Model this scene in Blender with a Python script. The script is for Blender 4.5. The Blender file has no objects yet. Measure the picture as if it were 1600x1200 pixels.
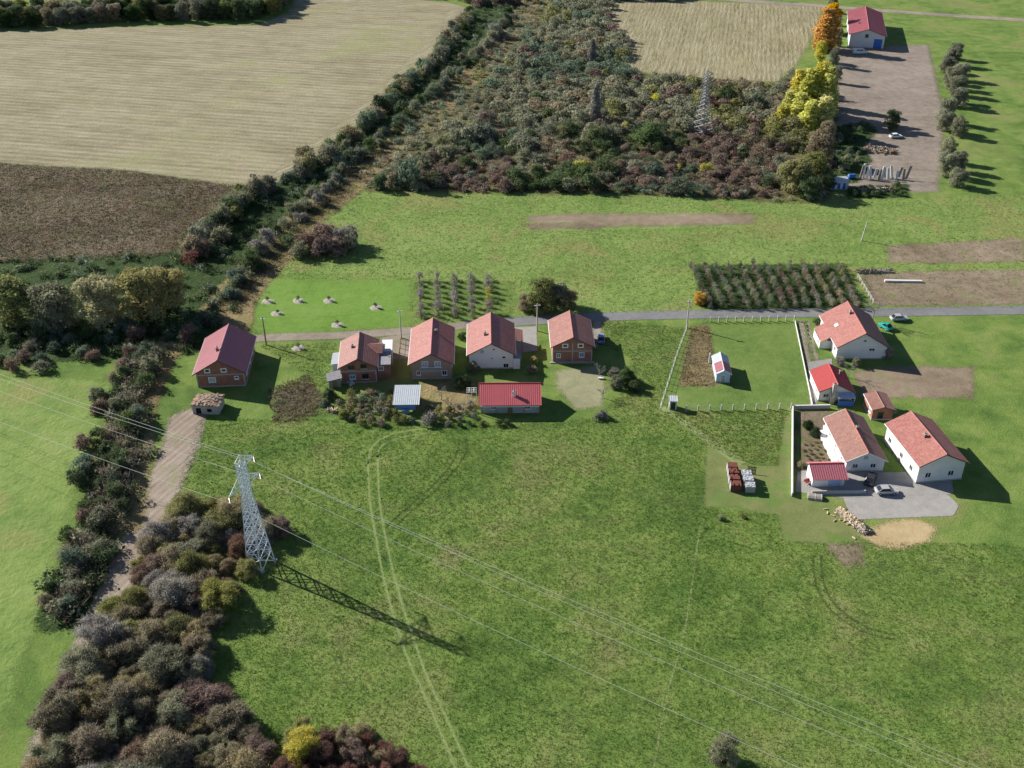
import bpy, math, random
import numpy as np
from mathutils import Vector, Matrix

# ------------------------------------------------------------------ camera, sky, sun, exposure
CAM_H, PITCH, FPX = 120.0, math.radians(32.0), 1650.0        # metres, below the horizon, focal length for a 1600 px wide picture
SUN_EL, SHADOW_AZ = math.radians(27.8), math.radians(-29.8)  # shadows run towards +x, -y
sc = bpy.context.scene
cam = bpy.data.cameras.new('camera'); cam_o = bpy.data.objects.new('camera', cam)
sc.collection.objects.link(cam_o); sc.camera = cam_o
cam.sensor_width = 36.0; cam.lens = 36.0 * FPX / 1600.0
cam.clip_start = 1.0; cam.clip_end = 6000.0
cam_o.location = (0, 0, CAM_H); cam_o.rotation_euler = (math.pi / 2 - PITCH, 0, 0)
w = bpy.data.worlds.new('World'); sc.world = w; w.use_nodes = True
nt = w.node_tree; bg = nt.nodes['Background']
sky = nt.nodes.new('ShaderNodeTexSky'); sky.sky_type = 'NISHITA'; sky.sun_disc = False
sky.sun_elevation = SUN_EL; sky.sun_rotation = math.radians(-60.2) % (2 * math.pi); sky.altitude = 800; sky.air_density = 0.7; sky.dust_density = 0.4
nt.links.new(sky.outputs[0], bg.inputs[0]); bg.inputs[1].default_value = 0.068
sl = bpy.data.lights.new('sun', 'SUN'); sl.energy = 5.0; sl.angle = math.radians(0.5); sl.color = (1.0, 0.95, 0.86)
so = bpy.data.objects.new('sun', sl); sc.collection.objects.link(so)
d = Vector((math.cos(SHADOW_AZ) * math.cos(SUN_EL), math.sin(SHADOW_AZ) * math.cos(SUN_EL), -math.sin(SUN_EL)))
so.rotation_euler = d.to_track_quat('-Z', 'Y').to_euler(); so.location = (-300, 300, 300)
sc.view_settings.view_transform = 'Standard'; sc.view_settings.look = 'None'
sc.view_settings.gamma = 1.0; sc.view_settings.exposure = 0.85
sc.cycles.max_bounces = 5; sc.cycles.diffuse_bounces = 3; sc.cycles.glossy_bounces = 2
sc.cycles.transparent_max_bounces = 12; sc.cycles.transmission_bounces = 2

C = sc.collection
R = math.radians
rnd = random.Random(7); rng = np.random.default_rng(11)

def G(x, y, z=0.0):
    """ground position (metres) of a spot surveyed in the photograph, at height z"""
    u, v = (x - 800) / FPX, (600 - y) / FPX
    dy, dz = math.cos(PITCH) + v * math.sin(PITCH), -math.sin(PITCH) + v * math.cos(PITCH)
    t = (z - CAM_H) / dz
    return Vector((u * t, dy * t, z))
def GP(pts): return [tuple(G(*p)[:2]) for p in pts]

# ------------------------------------------------------------------ materials
def nd(nt, typ, **kw):
    n = nt.nodes.new('ShaderNode' + typ)
    for k, v in kw.items():
        if k.startswith('i_'): n.inputs[k[2:].replace('_', ' ')].default_value = v
        else: setattr(n, k, v)
    return n
def lk(nt, a, b): nt.links.new(a, b)
def ramp(nt, fac, stops, interp='LINEAR'):
    r = nt.nodes.new('ShaderNodeValToRGB'); r.color_ramp.interpolation = interp
    e = r.color_ramp.elements
    while len(e) < len(stops): e.new(0.5)
    for el, (p, c) in zip(e, stops):
        el.position = p; el.color = (*c, 1) if len(c) == 3 else c
    lk(nt, fac, r.inputs[0]); return r.outputs[0]
def noise(nt, vec, scale, detail=3, rough=0.55, dist=0.0):
    n = nd(nt, 'TexNoise'); n.inputs['Scale'].default_value = scale; n.inputs['Detail'].default_value = detail
    n.inputs['Roughness'].default_value = rough; n.inputs['Distortion'].default_value = dist
    if vec is not None: lk(nt, vec, n.inputs['Vector'])
    return n.outputs['Fac']
def mixc(nt, fac, a, b, mode='MIX'):
    m = nt.nodes.new('ShaderNodeMix'); m.data_type = 'RGBA'; m.blend_type = mode
    for s, v in ((m.inputs[0], fac), (m.inputs[6], a), (m.inputs[7], b)):
        if isinstance(v, (int, float)): s.default_value = v
        elif isinstance(v, tuple): s.default_value = (*v, 1)
        else: lk(nt, v, s)
    return m.outputs[2]
def math_n(nt, op, a, b=None, c=None, clamp=False):
    m = nt.nodes.new('ShaderNodeMath'); m.operation = op; m.use_clamp = clamp
    for s, v in zip(m.inputs, (a, b, c)):
        if v is None: continue
        if isinstance(v, (int, float)): s.default_value = v
        else: lk(nt, v, s)
    return m.outputs[0]
def bump(nt, h, strength, dist):
    b = nd(nt, 'Bump'); b.inputs['Strength'].default_value = strength; b.inputs['Distance'].default_value = dist
    lk(nt, h, b.inputs['Height']); return b.outputs['Normal']
def new_mat(name):
    m = bpy.data.materials.new(name); m.use_nodes = True; nt = m.node_tree
    return m, nt, nt.nodes['Principled BSDF'], nt.nodes['Material Output']

M = {}
def plain(name, col, rough=0.7, var=0.18, scale=1.5, metal=0.0, bmp=0.0, spec=0.3):
    """painted / concrete / metal surface with blotchy weathering"""
    m, nt, p, o = new_mat(name)
    tc = nd(nt, 'TexCoord').outputs['Object']
    n1 = noise(nt, tc, scale, 4, 0.6); n2 = noise(nt, tc, scale * 9, 3, 0.6)
    f = math_n(nt, 'ADD', math_n(nt, 'MULTIPLY', n1, 0.65), math_n(nt, 'MULTIPLY', n2, 0.35))
    lo = tuple(c * (1 - var * 1.6) for c in col); hi = tuple(min(1, c * (1 + var)) for c in col)
    lk(nt, ramp(nt, f, [(0.3, lo), (0.5, col), (0.72, hi)]), p.inputs['Base Color'])
    p.inputs['Roughness'].default_value = rough; p.inputs['Metallic'].default_value = metal
    p.inputs['Specular IOR Level'].default_value = spec
    if bmp: lk(nt, bump(nt, n2, 0.5, bmp), p.inputs['Normal'])
    M[name] = m; return m

def tile_mat(name, a, b, c):
    m, nt, p, o = new_mat(name)
    tc = nd(nt, 'TexCoord').outputs['Object']
    v = nd(nt, 'TexVoronoi'); v.inputs['Scale'].default_value = 3.2; lk(nt, tc, v.inputs['Vector'])
    n1 = noise(nt, tc, 0.35, 4, 0.6); n2 = noise(nt, tc, 3.0, 3, 0.7)
    sp = nd(nt, 'SeparateColor'); lk(nt, v.outputs['Color'], sp.inputs[0])
    base = ramp(nt, math_n(nt, 'ADD', math_n(nt, 'MULTIPLY', sp.outputs[0], 0.35), math_n(nt, 'MULTIPLY', n1, 0.65)), [(0.25, a), (0.5, b), (0.75, c)])
    base = mixc(nt, ramp(nt, n2, [(0.50, (0, 0, 0)), (0.70, (0.7, 0.7, 0.7))]), base, tuple(x * 0.60 for x in a))
    n3 = noise(nt, tc, 0.9, 5, 0.7, 0.8)
    base = mixc(nt, ramp(nt, n3, [(0.56, (0, 0, 0)), (0.72, (0.5, 0.5, 0.5))]), base, tuple(min(1, x * 1.25 + .03) for x in c))
    lk(nt, base, p.inputs['Base Color']); p.inputs['Roughness'].default_value = 0.62
    w_ = nd(nt, 'TexWave'); w_.bands_direction = 'Y'; w_.inputs['Scale'].default_value = 1.1; w_.inputs['Distortion'].default_value = 0.4
    lk(nt, tc, w_.inputs['Vector'])
    lk(nt, bump(nt, w_.outputs['Fac'], 0.35, 0.05), p.inputs['Normal'])
    M[name] = m
def brick_mat(name, a, b, mortar):
    m, nt, p, o = new_mat(name)
    tc = nd(nt, 'TexCoord').outputs['Object']
    sx = nd(nt, 'SeparateXYZ'); lk(nt, tc, sx.inputs[0])
    cb = nd(nt, 'CombineXYZ'); lk(nt, math_n(nt, 'ADD', sx.outputs[0], sx.outputs[1]), cb.inputs[0]); lk(nt, sx.outputs[2], cb.inputs[1])
    br = nd(nt, 'TexBrick'); lk(nt, cb.outputs[0], br.inputs['Vector'])
    br.inputs['Color1'].default_value = (*a, 1); br.inputs['Color2'].default_value = (*b, 1); br.inputs['Mortar'].default_value = (*mortar, 1)
    br.inputs['Scale'].default_value = 1.0; br.inputs['Brick Width'].default_value = 0.38; br.inputs['Row Height'].default_value = 0.24; br.inputs['Mortar Size'].default_value = 0.018
    n1 = noise(nt, tc, 0.8, 4, 0.6)
    lk(nt, mixc(nt, 1.0, br.outputs['Color'], ramp(nt, n1, [(0.3, (0.7, 0.7, 0.7)), (0.7, (1.1, 1.1, 1.1))]), 'MULTIPLY'), p.inputs['Base Color'])
    p.inputs['Roughness'].default_value = 0.85
    lk(nt, bump(nt, br.outputs['Fac'], -0.5, 0.02), p.inputs['Normal'])
    M[name] = m
def glass_mat(name, col):
    m, nt, p, o = new_mat(name)
    p.inputs['Base Color'].default_value = (*col, 1); p.inputs['Roughness'].default_value = 0.12
    p.inputs['Specular IOR Level'].default_value = 0.6
    M[name] = m
def leaf_mat(name, dark, mid, light, trans=0.42):
    m, nt, p, o = new_mat(name)
    nt.nodes.remove(p)
    at = nd(nt, 'Attribute', attribute_name='tone').outputs['Fac']
    oi = nd(nt, 'ObjectInfo').outputs['Random']
    col = ramp(nt, at, [(0.05, dark), (0.5, mid), (0.95, light)])
    hs = nd(nt, 'HueSaturation'); lk(nt, col, hs.inputs['Color'])
    lk(nt, math_n(nt, 'MULTIPLY_ADD', oi, 0.03, 0.485), hs.inputs['Hue'])
    lk(nt, math_n(nt, 'MULTIPLY_ADD', math_n(nt, 'FRACT', math_n(nt, 'MULTIPLY', oi, 7.3)), 0.45, 0.85), hs.inputs['Value'])
    lk(nt, math_n(nt, 'MULTIPLY_ADD', math_n(nt, 'FRACT', math_n(nt, 'MULTIPLY', oi, 3.7)), 0.35, 0.82), hs.inputs['Saturation'])
    df = nd(nt, 'BsdfDiffuse'); tr = nd(nt, 'BsdfTranslucent'); mx = nd(nt, 'MixShader'); mx.inputs[0].default_value = trans
    for s in (df, tr): lk(nt, hs.outputs[0], s.inputs['Color'])
    lk(nt, df.outputs[0], mx.inputs[1]); lk(nt, tr.outputs[0], mx.inputs[2]); lk(nt, mx.outputs[0], o.inputs['Surface'])
    M[name] = m

def ground_mat(name, stops, s_big=0.05, s_mid=0.35, s_small=2.2, bmp=0.12, feather=1.0, wob=1.2, alpha=True, rows=None, rowstr=0.5, tint=None):
    """open ground seen in plan: three noise sizes pick from colour stops; ragged edge from the 'edge' distance attribute"""
    m, nt, p, o = new_mat(name)
    pos = nd(nt, 'NewGeometry').outputs['Position']
    nb = noise(nt, pos, s_big, 3, 0.6, 0.6); nm = noise(nt, pos, s_mid, 4, 0.65, 0.4); ns = noise(nt, pos, s_small, 4, 0.7)
    f = math_n(nt, 'ADD', math_n(nt, 'ADD', math_n(nt, 'MULTIPLY', nb, 0.40), math_n(nt, 'MULTIPLY', nm, 0.34)), math_n(nt, 'MULTIPLY', ns, 0.26))
    h = math_n(nt, 'ADD', ns, math_n(nt, 'MULTIPLY', nm, 1.5))
    if rows:
        ang, freq, freq2 = rows
        mr_ = nd(nt, 'Mapping'); mr_.inputs['Rotation'].default_value = (0, 0, ang); lk(nt, pos, mr_.inputs['Vector'])
        mp = nd(nt, 'Mapping'); mp.inputs['Scale'].default_value = (0.03, freq, 1)
        lk(nt, mr_.outputs[0], mp.inputs['Vector'])
        rn = noise(nt, mp.outputs[0], 1.0, 3, 0.65)
        mp2 = nd(nt, 'Mapping'); mp2.inputs['Scale'].default_value = (0.12, freq2, 1)
        lk(nt, mr_.outputs[0], mp2.inputs['Vector'])
        rn2 = noise(nt, mp2.outputs[0], 1.0, 4, 0.7)
        rr = math_n(nt, 'ADD', math_n(nt, 'MULTIPLY', rn, 0.5), math_n(nt, 'MULTIPLY', rn2, 0.5))
        f = math_n(nt, 'ADD', math_n(nt, 'MULTIPLY', f, 1 - rowstr), math_n(nt, 'MULTIPLY', rr, rowstr))
        wv_ = nd(nt, 'TexWave'); wv_.bands_direction = 'Y'; wv_.inputs['Scale'].default_value = freq * .55; wv_.inputs['Distortion'].default_value = 2.2; wv_.inputs['Detail'].default_value = 3; wv_.inputs['Detail Scale'].default_value = .25
        lk(nt, mr_.outputs[0], wv_.inputs['Vector'])
        f = math_n(nt, 'ADD', f, math_n(nt, 'MULTIPLY', math_n(nt, 'SUBTRACT', wv_.outputs['Fac'], .5), math_n(nt, 'MULTIPLY', nm, .16)))
        h = math_n(nt, 'ADD', h, math_n(nt, 'MULTIPLY', rn2, 2.0))
    col = ramp(nt, f, stops)
    if tint:
        nt2 = noise(nt, pos, tint[1], 4, 0.6, 1.0)
        col = mixc(nt, ramp(nt, nt2, [(tint[2], (0, 0, 0)), (tint[2] + 0.14, (tint[3],) * 3)]), col, tint[0])
    lk(nt, col, p.inputs['Base Color']); p.inputs['Roughness'].default_value = 0.95; p.inputs['Specular IOR Level'].default_value = 0.1
    if bmp: lk(nt, bump(nt, h, 1.0, bmp), p.inputs['Normal'])
    if alpha:
        ed = nd(nt, 'Attribute', attribute_name='edge').outputs['Fac']
        n3 = noise(nt, pos, 0.9 / max(wob, 0.3), 4, 0.7)
        e = math_n(nt, 'ADD', ed, math_n(nt, 'MULTIPLY', math_n(nt, 'SUBTRACT', n3, 0.5), wob * 2.2))
        mr = nd(nt, 'MapRange'); mr.interpolation_type = 'SMOOTHSTEP'
        mr.inputs['From Min'].default_value = -feather * 0.5; mr.inputs['From Max'].default_value = feather * 0.5
        lk(nt, e, mr.inputs['Value'])
        sn = nd(nt, 'VectorMath', operation='SNAP'); lk(nt, pos, sn.inputs[0]); sn.inputs[1].default_value = (0.11, 0.11, 9.0)
        wn_ = nd(nt, 'TexWhiteNoise'); wn_.noise_dimensions = '2D'; lk(nt, sn.outputs[0], wn_.inputs['Vector'])
        tp = nd(nt, 'BsdfTransparent'); mx = nd(nt, 'MixShader')
        lk(nt, math_n(nt, 'GREATER_THAN', mr.outputs[0], math_n(nt, 'MULTIPLY_ADD', wn_.outputs['Value'], .98, .01)), mx.inputs[0]); lk(nt, tp.outputs[0], mx.inputs[1]); lk(nt, p.outputs[0], mx.inputs[2])
        lk(nt, mx.outputs[0], o.inputs['Surface'])
    M[name] = m

# surfaces
ground_mat('meadow', [(0.38, (0.070, 0.125, 0.028)), (0.46, (0.112, 0.180, 0.040)), (0.52, (0.152, 0.218, 0.052)), (0.58, (0.195, 0.240, 0.070)), (0.66, (0.240, 0.235, 0.110))], s_small=2.6, s_mid=0.22, bmp=0.12, alpha=False, tint=((0.185, 0.165, 0.080), 0.05, 0.54, 0.5))
ground_mat('far_meadow', [(0.34, (0.100, 0.160, 0.038)), (0.46, (0.148, 0.222, 0.056)), (0.55, (0.190, 0.260, 0.072)), (0.68, (0.245, 0.275, 0.105))], s_small=1.2, bmp=0.16, feather=3, wob=2.0, tint=((0.24, 0.22, 0.085), 0.045, 0.52, 0.6))
ground_mat('lawn', [(0.36, (0.080, 0.130, 0.032)), (0.48, (0.120, 0.185, 0.044)), (0.56, (0.150, 0.205, 0.056)), (0.66, (0.195, 0.215, 0.082))], s_small=1.5, bmp=0.08, feather=2.5, wob=1.4)
ground_mat('bright_lawn', [(0.36, (0.095, 0.175, 0.030)), (0.5, (0.135, 0.240, 0.042)), (0.64, (0.180, 0.265, 0.064))], s_small=1.3, bmp=0.08, feather=9, wob=3.0)
ground_mat('mown', [(0.36, (0.115, 0.145, 0.048)), (0.5, (0.160, 0.185, 0.066)), (0.64, (0.215, 0.215, 0.095))], s_small=2.0, bmp=0.05, feather=1.0, wob=0.9, tint=((0.10, 0.20, 0.035), 0.12, 0.5, 0.7))
ground_mat('stubble_left', [(0.38, (0.168, 0.149, 0.09)), (0.46, (0.233, 0.206, 0.129)), (0.53, (0.287, 0.255, 0.167)), (0.62, (0.35, 0.317, 0.221))], s_big=0.02, s_mid=0.12, s_small=1.0, bmp=0.16, feather=3, wob=2.0, rows=(R(11.5), 0.16, 0.5), rowstr=0.62, tint=((0.25, 0.26, 0.115), 0.02, 0.52, 0.55))
ground_mat('stubble_right', [(0.38, (0.165, 0.144, 0.08)), (0.46, (0.237, 0.208, 0.122)), (0.53, (0.29, 0.257, 0.161)), (0.62, (0.347, 0.317, 0.216))], s_big=0.02, s_mid=0.12, s_small=1.0, bmp=0.2, feather=3, wob=2.0, rows=(R(-78.5), 0.30, 0.75), rowstr=0.62, tint=((0.30, 0.28, 0.13), 0.02, 0.54, 0.4))
ground_mat('weed_field', [(0.36, (0.075, 0.058, 0.042)), (0.46, (0.125, 0.098, 0.072)), (0.56, (0.180, 0.145, 0.105)), (0.68, (0.245, 0.205, 0.15))], s_mid=0.5, s_small=1.4, bmp=0.5, feather=4.0, wob=4.0, tint=((0.10, 0.12, 0.05), 0.10, 0.52, 0.6))
ground_mat('scrub_floor', [(0.32, (0.050, 0.045, 0.024)), (0.45, (0.095, 0.085, 0.042)), (0.58, (0.150, 0.128, 0.065)), (0.72, (0.21, 0.17, 0.09))], s_small=1.2, bmp=0.4, feather=3, wob=2.5, tint=((0.11, 0.14, 0.035), 0.05, 0.5, 0.5))
ground_mat('bank', [(0.32, (0.120, 0.095, 0.045)), (0.45, (0.215, 0.170, 0.085)), (0.58, (0.29, 0.225, 0.115)), (0.72, (0.35, 0.28, 0.15))], s_small=1.4, bmp=0.25, feather=2, wob=1.6, tint=((0.15, 0.17, 0.05), 0.08, 0.5, 0.6))
ground_mat('nettles_shade', [(0.32, (0.018, 0.035, 0.010)), (0.5, (0.038, 0.068, 0.020)), (0.7, (0.07, 0.105, 0.035))], s_small=1.4, bmp=0.4, feather=2, wob=2.0)  # nettles of the ditches, and the painted shade between the orchard rows
ground_mat('dry_soil', [(0.36, (0.135, 0.100, 0.068)), (0.46, (0.205, 0.158, 0.112)), (0.56, (0.265, 0.208, 0.152)), (0.68, (0.34, 0.275, 0.205))], s_small=2.4, bmp=0.06, feather=2.0, wob=2.4, tint=((0.17, 0.20, 0.07), 0.16, 0.56, 0.6))
ground_mat('dirt', [(0.36, (0.195, 0.155, 0.118)), (0.46, (0.27, 0.22, 0.175)), (0.56, (0.33, 0.275, 0.225)), (0.68, (0.40, 0.34, 0.285))], s_small=2.4, bmp=0.05, feather=1.6, wob=1.2, rows=(R(-66), 0.4, 1.4), rowstr=0.4, tint=((0.20, 0.22, 0.09), 0.14, 0.55, 0.6))
ground_mat('worn', [(0.36, (0.19, 0.19, 0.105)), (0.5, (0.265, 0.26, 0.155)), (0.66, (0.34, 0.325, 0.21))], s_small=2.0, bmp=0.05, feather=1.6, wob=1.4, tint=((0.13, 0.19, 0.05), 0.15, 0.55, 0.5))
ground_mat('farm_yard', [(0.36, (0.15, 0.12, 0.10)), (0.46, (0.215, 0.18, 0.15)), (0.56, (0.275, 0.23, 0.195)), (0.68, (0.34, 0.29, 0.25))], s_small=1.4, bmp=0.06, feather=3, wob=1.5, tint=((0.17, 0.16, 0.10), 0.10, 0.58, 0.5))
ground_mat('tilled_soil', [(0.36, (0.095, 0.070, 0.047)), (0.46, (0.155, 0.118, 0.082)), (0.56, (0.210, 0.163, 0.118)), (0.68, (0.27, 0.22, 0.165))], s_small=2.0, bmp=0.15, feather=2.5, wob=3.6, tint=((0.14, 0.17, 0.06), 0.25, 0.52, 0.7))
ground_mat('gravel_road', [(0.36, (0.16, 0.135, 0.105)), (0.46, (0.235, 0.20, 0.16)), (0.56, (0.295, 0.255, 0.21)), (0.68, (0.36, 0.315, 0.265))], s_small=3.0, bmp=0.04, feather=0.8, wob=0.5, tint=((0.18, 0.20, 0.08), 0.25, 0.56, 0.5))
ground_mat('asphalt', [(0.34, (0.13, 0.13, 0.133)), (0.5, (0.185, 0.185, 0.188)), (0.66, (0.245, 0.24, 0.235))], s_mid=0.6, s_small=3.0, bmp=0.02, feather=0.35, wob=0.25)
ground_mat('concrete', [(0.34, (0.22, 0.208, 0.195)), (0.5, (0.30, 0.285, 0.27)), (0.66, (0.38, 0.36, 0.34))], s_mid=0.6, s_small=3.0, bmp=0.015, feather=0.25, wob=0.15, tint=((0.2, 0.19, 0.17), 0.5, 0.62, 0.6))
ground_mat('sand', [(0.32, (0.26, 0.20, 0.105)), (0.5, (0.40, 0.30, 0.165)), (0.7, (0.50, 0.40, 0.24))], s_small=2.0, bmp=0.05, feather=1.6, wob=1.0)
ground_mat('pressed_grass', [(0.32, (0.155, 0.205, 0.070)), (0.5, (0.205, 0.255, 0.095)), (0.7, (0.27, 0.30, 0.135))], s_small=2.2, bmp=0.03, feather=0.30, wob=0.24)
ground_mat('rut', [(0.32, (0.045, 0.060, 0.020)), (0.5, (0.075, 0.090, 0.032)), (0.7, (0.11, 0.12, 0.045))], s_small=2.2, bmp=0.08, feather=0.4, wob=0.45)
# building materials
tile_mat('tile_salmon', (0.25, 0.092, 0.076), (0.32, 0.124, 0.104), (0.37, 0.158, 0.132))
tile_mat('tile_brown', (0.225, 0.094, 0.076), (0.28, 0.122, 0.100), (0.33, 0.155, 0.128))
tile_mat('tile_red', (0.30, 0.09, 0.066), (0.36, 0.115, 0.085), (0.41, 0.14, 0.105))
tile_mat('tile_old', (0.20, 0.095, 0.075), (0.255, 0.125, 0.098), (0.305, 0.155, 0.125))
plain('metal_maroon', (0.40, 0.150, 0.175), 0.36, 0.06, 0.4, 0.0, spec=0.5)
plain('metal_red', (0.42, 0.07, 0.068), 0.45, 0.06, 0.4, spec=0.45)
plain('metal_pink', (0.50, 0.125, 0.135), 0.42, 0.06, 0.4, spec=0.5)
plain('metal_rose', (0.45, 0.155, 0.180), 0.45, 0.07, 0.2, spec=0.4)
plain('metal_white', (0.50, 0.53, 0.56), 0.4, 0.10, 1.2, spec=0.5)
plain('sheet_grey', (0.55, 0.56, 0.55), 0.5, 0.16, 1.6, spec=0.4)
plain('slate_grey', (0.26, 0.25, 0.27), 0.7, 0.2, 1.5)
brick_mat('brick', (0.36, 0.130, 0.085), (0.29, 0.100, 0.068), (0.30, 0.23, 0.19))
brick_mat('brick_old', (0.26, 0.13, 0.09), (0.20, 0.105, 0.075), (0.27, 0.23, 0.19))
plain('render_white', (0.70, 0.695, 0.69), 0.85, 0.07, 0.7, bmp=0.004)
plain('render_grey', (0.40, 0.39, 0.385), 0.88, 0.1, 0.7, bmp=0.004)
plain('render_brown', (0.33, 0.235, 0.20), 0.88, 0.12, 0.7, bmp=0.004)
plain('beam_concrete', (0.36, 0.34, 0.325), 0.9, 0.14, 1.2, bmp=0.01)
plain('frame_white', (0.72, 0.72, 0.70), 0.5, 0.05, 2.0)
plain('frame_brown', (0.12, 0.07, 0.045), 0.6, 0.15, 3.0)
plain('wood', (0.24, 0.155, 0.085), 0.85, 0.25, 4.0, bmp=0.01)
plain('wood_grey', (0.30, 0.265, 0.22), 0.9, 0.22, 3.0, bmp=0.01)
plain('wood_cut', (0.60, 0.46, 0.30), 0.85, 0.25, 6.0)
plain('galvanised', (0.78, 0.80, 0.82), 0.5, 0.08, 1.0, 0.0, spec=0.5)
plain('pylon_dull', (0.27, 0.28, 0.29), 0.6, 0.12, 1.0, 0.25)
plain('wire', (0.46, 0.47, 0.40), 0.5, 0.05, 1.0, 0.2, spec=0.4)
plain('pole_concrete', (0.47, 0.45, 0.42), 0.85, 0.12, 2.0)
plain('pole_wood', (0.22, 0.18, 0.145), 0.9, 0.2, 2.0)
plain('insulator', (0.16, 0.09, 0.06), 0.3, 0.1, 3.0)
plain('wall_white', (0.66, 0.655, 0.645), 0.8, 0.08, 0.6)
plain('rubber', (0.022, 0.022, 0.024), 0.75, 0.2, 3.0)
plain('car_white', (0.74, 0.75, 0.76), 0.3, 0.03, 1.0, spec=0.5)
plain('car_blue', (0.18, 0.23, 0.42), 0.28, 0.05, 1.0, spec=0.5)
plain('car_silver', (0.52, 0.52, 0.53), 0.3, 0.05, 1.0, 0.3, spec=0.5)
plain('car_dark', (0.035, 0.035, 0.042), 0.28, 0.05, 1.0, spec=0.5)
plain('teal', (0.015, 0.40, 0.34), 0.35, 0.08, 1.0, spec=0.5)
plain('blue_paint', (0.045, 0.15, 0.50), 0.5, 0.1, 1.0)
plain('blue_tarp', (0.20, 0.33, 0.62), 0.5, 0.15, 1.5, bmp=0.03)
plain('pale_blue', (0.42, 0.53, 0.70), 0.5, 0.1, 1.5)
plain('wrap', (0.40, 0.41, 0.43), 0.35, 0.16, 3.0, bmp=0.03, spec=0.5)
plain('block_red', (0.175, 0.058, 0.045), 0.85, 0.22, 3.0, bmp=0.01)
plain('soil_heap', (0.30, 0.205, 0.15), 0.95, 0.35, 2.0, bmp=0.06)
plain('rubble', (0.40, 0.37, 0.33), 0.95, 0.3, 2.0, bmp=0.05)
plain('mulch', (0.33, 0.31, 0.25), 0.95, 0.3, 3.0, bmp=0.05)
plain('bark', (0.115, 0.088, 0.062), 0.95, 0.3, 3.0, bmp=0.02)
plain('bark_pale', (0.27, 0.245, 0.215), 0.95, 0.25, 3.0, bmp=0.02)
glass_mat('glass', (0.018, 0.021, 0.027)); glass_mat('glass_blue', (0.10, 0.22, 0.36)); glass_mat('glass_pale', (0.35, 0.40, 0.48))
# foliage (autumn)
leaf_mat('lf_dusty', (0.129, 0.137, 0.09), (0.244, 0.251, 0.169), (0.383, 0.38, 0.271))
leaf_mat('lf_green', (0.052, 0.078, 0.038), (0.101, 0.139, 0.065), (0.179, 0.218, 0.11))
leaf_mat('lf_bluegreen', (0.08, 0.115, 0.077), (0.152, 0.198, 0.135), (0.256, 0.3, 0.213))
leaf_mat('lf_purple', (0.122, 0.087, 0.070), (0.222, 0.164, 0.134), (0.345, 0.268, 0.222), 0.36)
leaf_mat('lf_russet', (0.120, 0.062, 0.050), (0.205, 0.112, 0.086), (0.285, 0.175, 0.130))
leaf_mat('lf_olive', (0.13, 0.142, 0.054), (0.242, 0.248, 0.101), (0.366, 0.36, 0.165))
leaf_mat('lf_khaki', (0.167, 0.143, 0.09), (0.293, 0.251, 0.163), (0.42, 0.368, 0.253))
leaf_mat('lf_yellow', (0.285, 0.271, 0.057), (0.494, 0.465, 0.121), (0.627, 0.598, 0.228))
leaf_mat('lf_orange', (0.42, 0.210, 0.018), (0.68, 0.360, 0.030), (0.78, 0.500, 0.070))
leaf_mat('lf_grey', (0.163, 0.152, 0.133), (0.288, 0.27, 0.237), (0.425, 0.403, 0.356), 0.36)
leaf_mat('lf_willow', (0.190, 0.180, 0.080), (0.330, 0.310, 0.150), (0.450, 0.420, 0.220))
leaf_mat('lf_conifer', (0.026, 0.048, 0.024), (0.055, 0.086, 0.040), (0.095, 0.130, 0.064))

def grass_mat(name, a, b, c, dry):
    m, nt, p, o = new_mat(name); nt.nodes.remove(p)
    at = nd(nt, 'Attribute', attribute_name='tone').outputs['Fac']
    pos = nd(nt, 'NewGeometry').outputs['Position']
    nb = noise(nt, pos, 0.055, 3, 0.6, 0.8); nm = noise(nt, pos, 0.25, 4, 0.65)
    f = math_n(nt, 'ADD', math_n(nt, 'MULTIPLY', at, 0.30), math_n(nt, 'ADD', math_n(nt, 'MULTIPLY', nb, 0.42), math_n(nt, 'MULTIPLY', nm, 0.28)))
    col = ramp(nt, f, [(0.32, a), (0.47, b), (0.62, c), (0.74, dry)])
    n2 = noise(nt, pos, 0.045, 4, 0.65, 1.2)
    col = mixc(nt, ramp(nt, n2, [(0.48, (0, 0, 0)), (0.62, (0.75, 0.75, 0.75))]), col, dry)
    n3 = noise(nt, pos, 0.07, 4, 0.65, 1.0)
    col = mixc(nt, ramp(nt, n3, [(0.50, (0, 0, 0)), (0.62, (0.7, 0.7, 0.7))]), col, tuple(q * w_ for q, w_ in zip(b, (0.62, 0.92, 0.85))))
    n4 = noise(nt, pos, 0.11, 4, 0.65, 1.0)
    col = mixc(nt, ramp(nt, n4, [(0.55, (0, 0, 0)), (0.66, (0.65, 0.65, 0.65))]), col, tuple(q * w_ for q, w_ in zip(c, (1.12, 1.1, .8))))
    df = nd(nt, 'BsdfDiffuse'); tr = nd(nt, 'BsdfTranslucent'); mx = nd(nt, 'MixShader'); mx.inputs[0].default_value = 0.45
    for s in (df, tr): lk(nt, col, s.inputs['Color'])
    lk(nt, df.outputs[0], mx.inputs[1]); lk(nt, tr.outputs[0], mx.inputs[2]); lk(nt, mx.outputs[0], o.inputs['Surface'])
    M[name] = m
grass_mat('grass_near', (0.059, 0.116, 0.027), (0.121, 0.202, 0.045), (0.194, 0.263, 0.067), (0.211, 0.221, 0.107))
grass_mat('grass_far', (0.098, 0.155, 0.038), (0.150, 0.225, 0.058), (0.205, 0.275, 0.085), (0.235, 0.245, 0.12))
grass_mat('grass_rank', (0.110, 0.145, 0.042), (0.180, 0.215, 0.068), (0.245, 0.260, 0.102), (0.28, 0.26, 0.14))
grass_mat('grass_dry', (0.115, 0.090, 0.055), (0.205, 0.165, 0.100), (0.285, 0.235, 0.150), (0.35, 0.30, 0.20))

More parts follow.
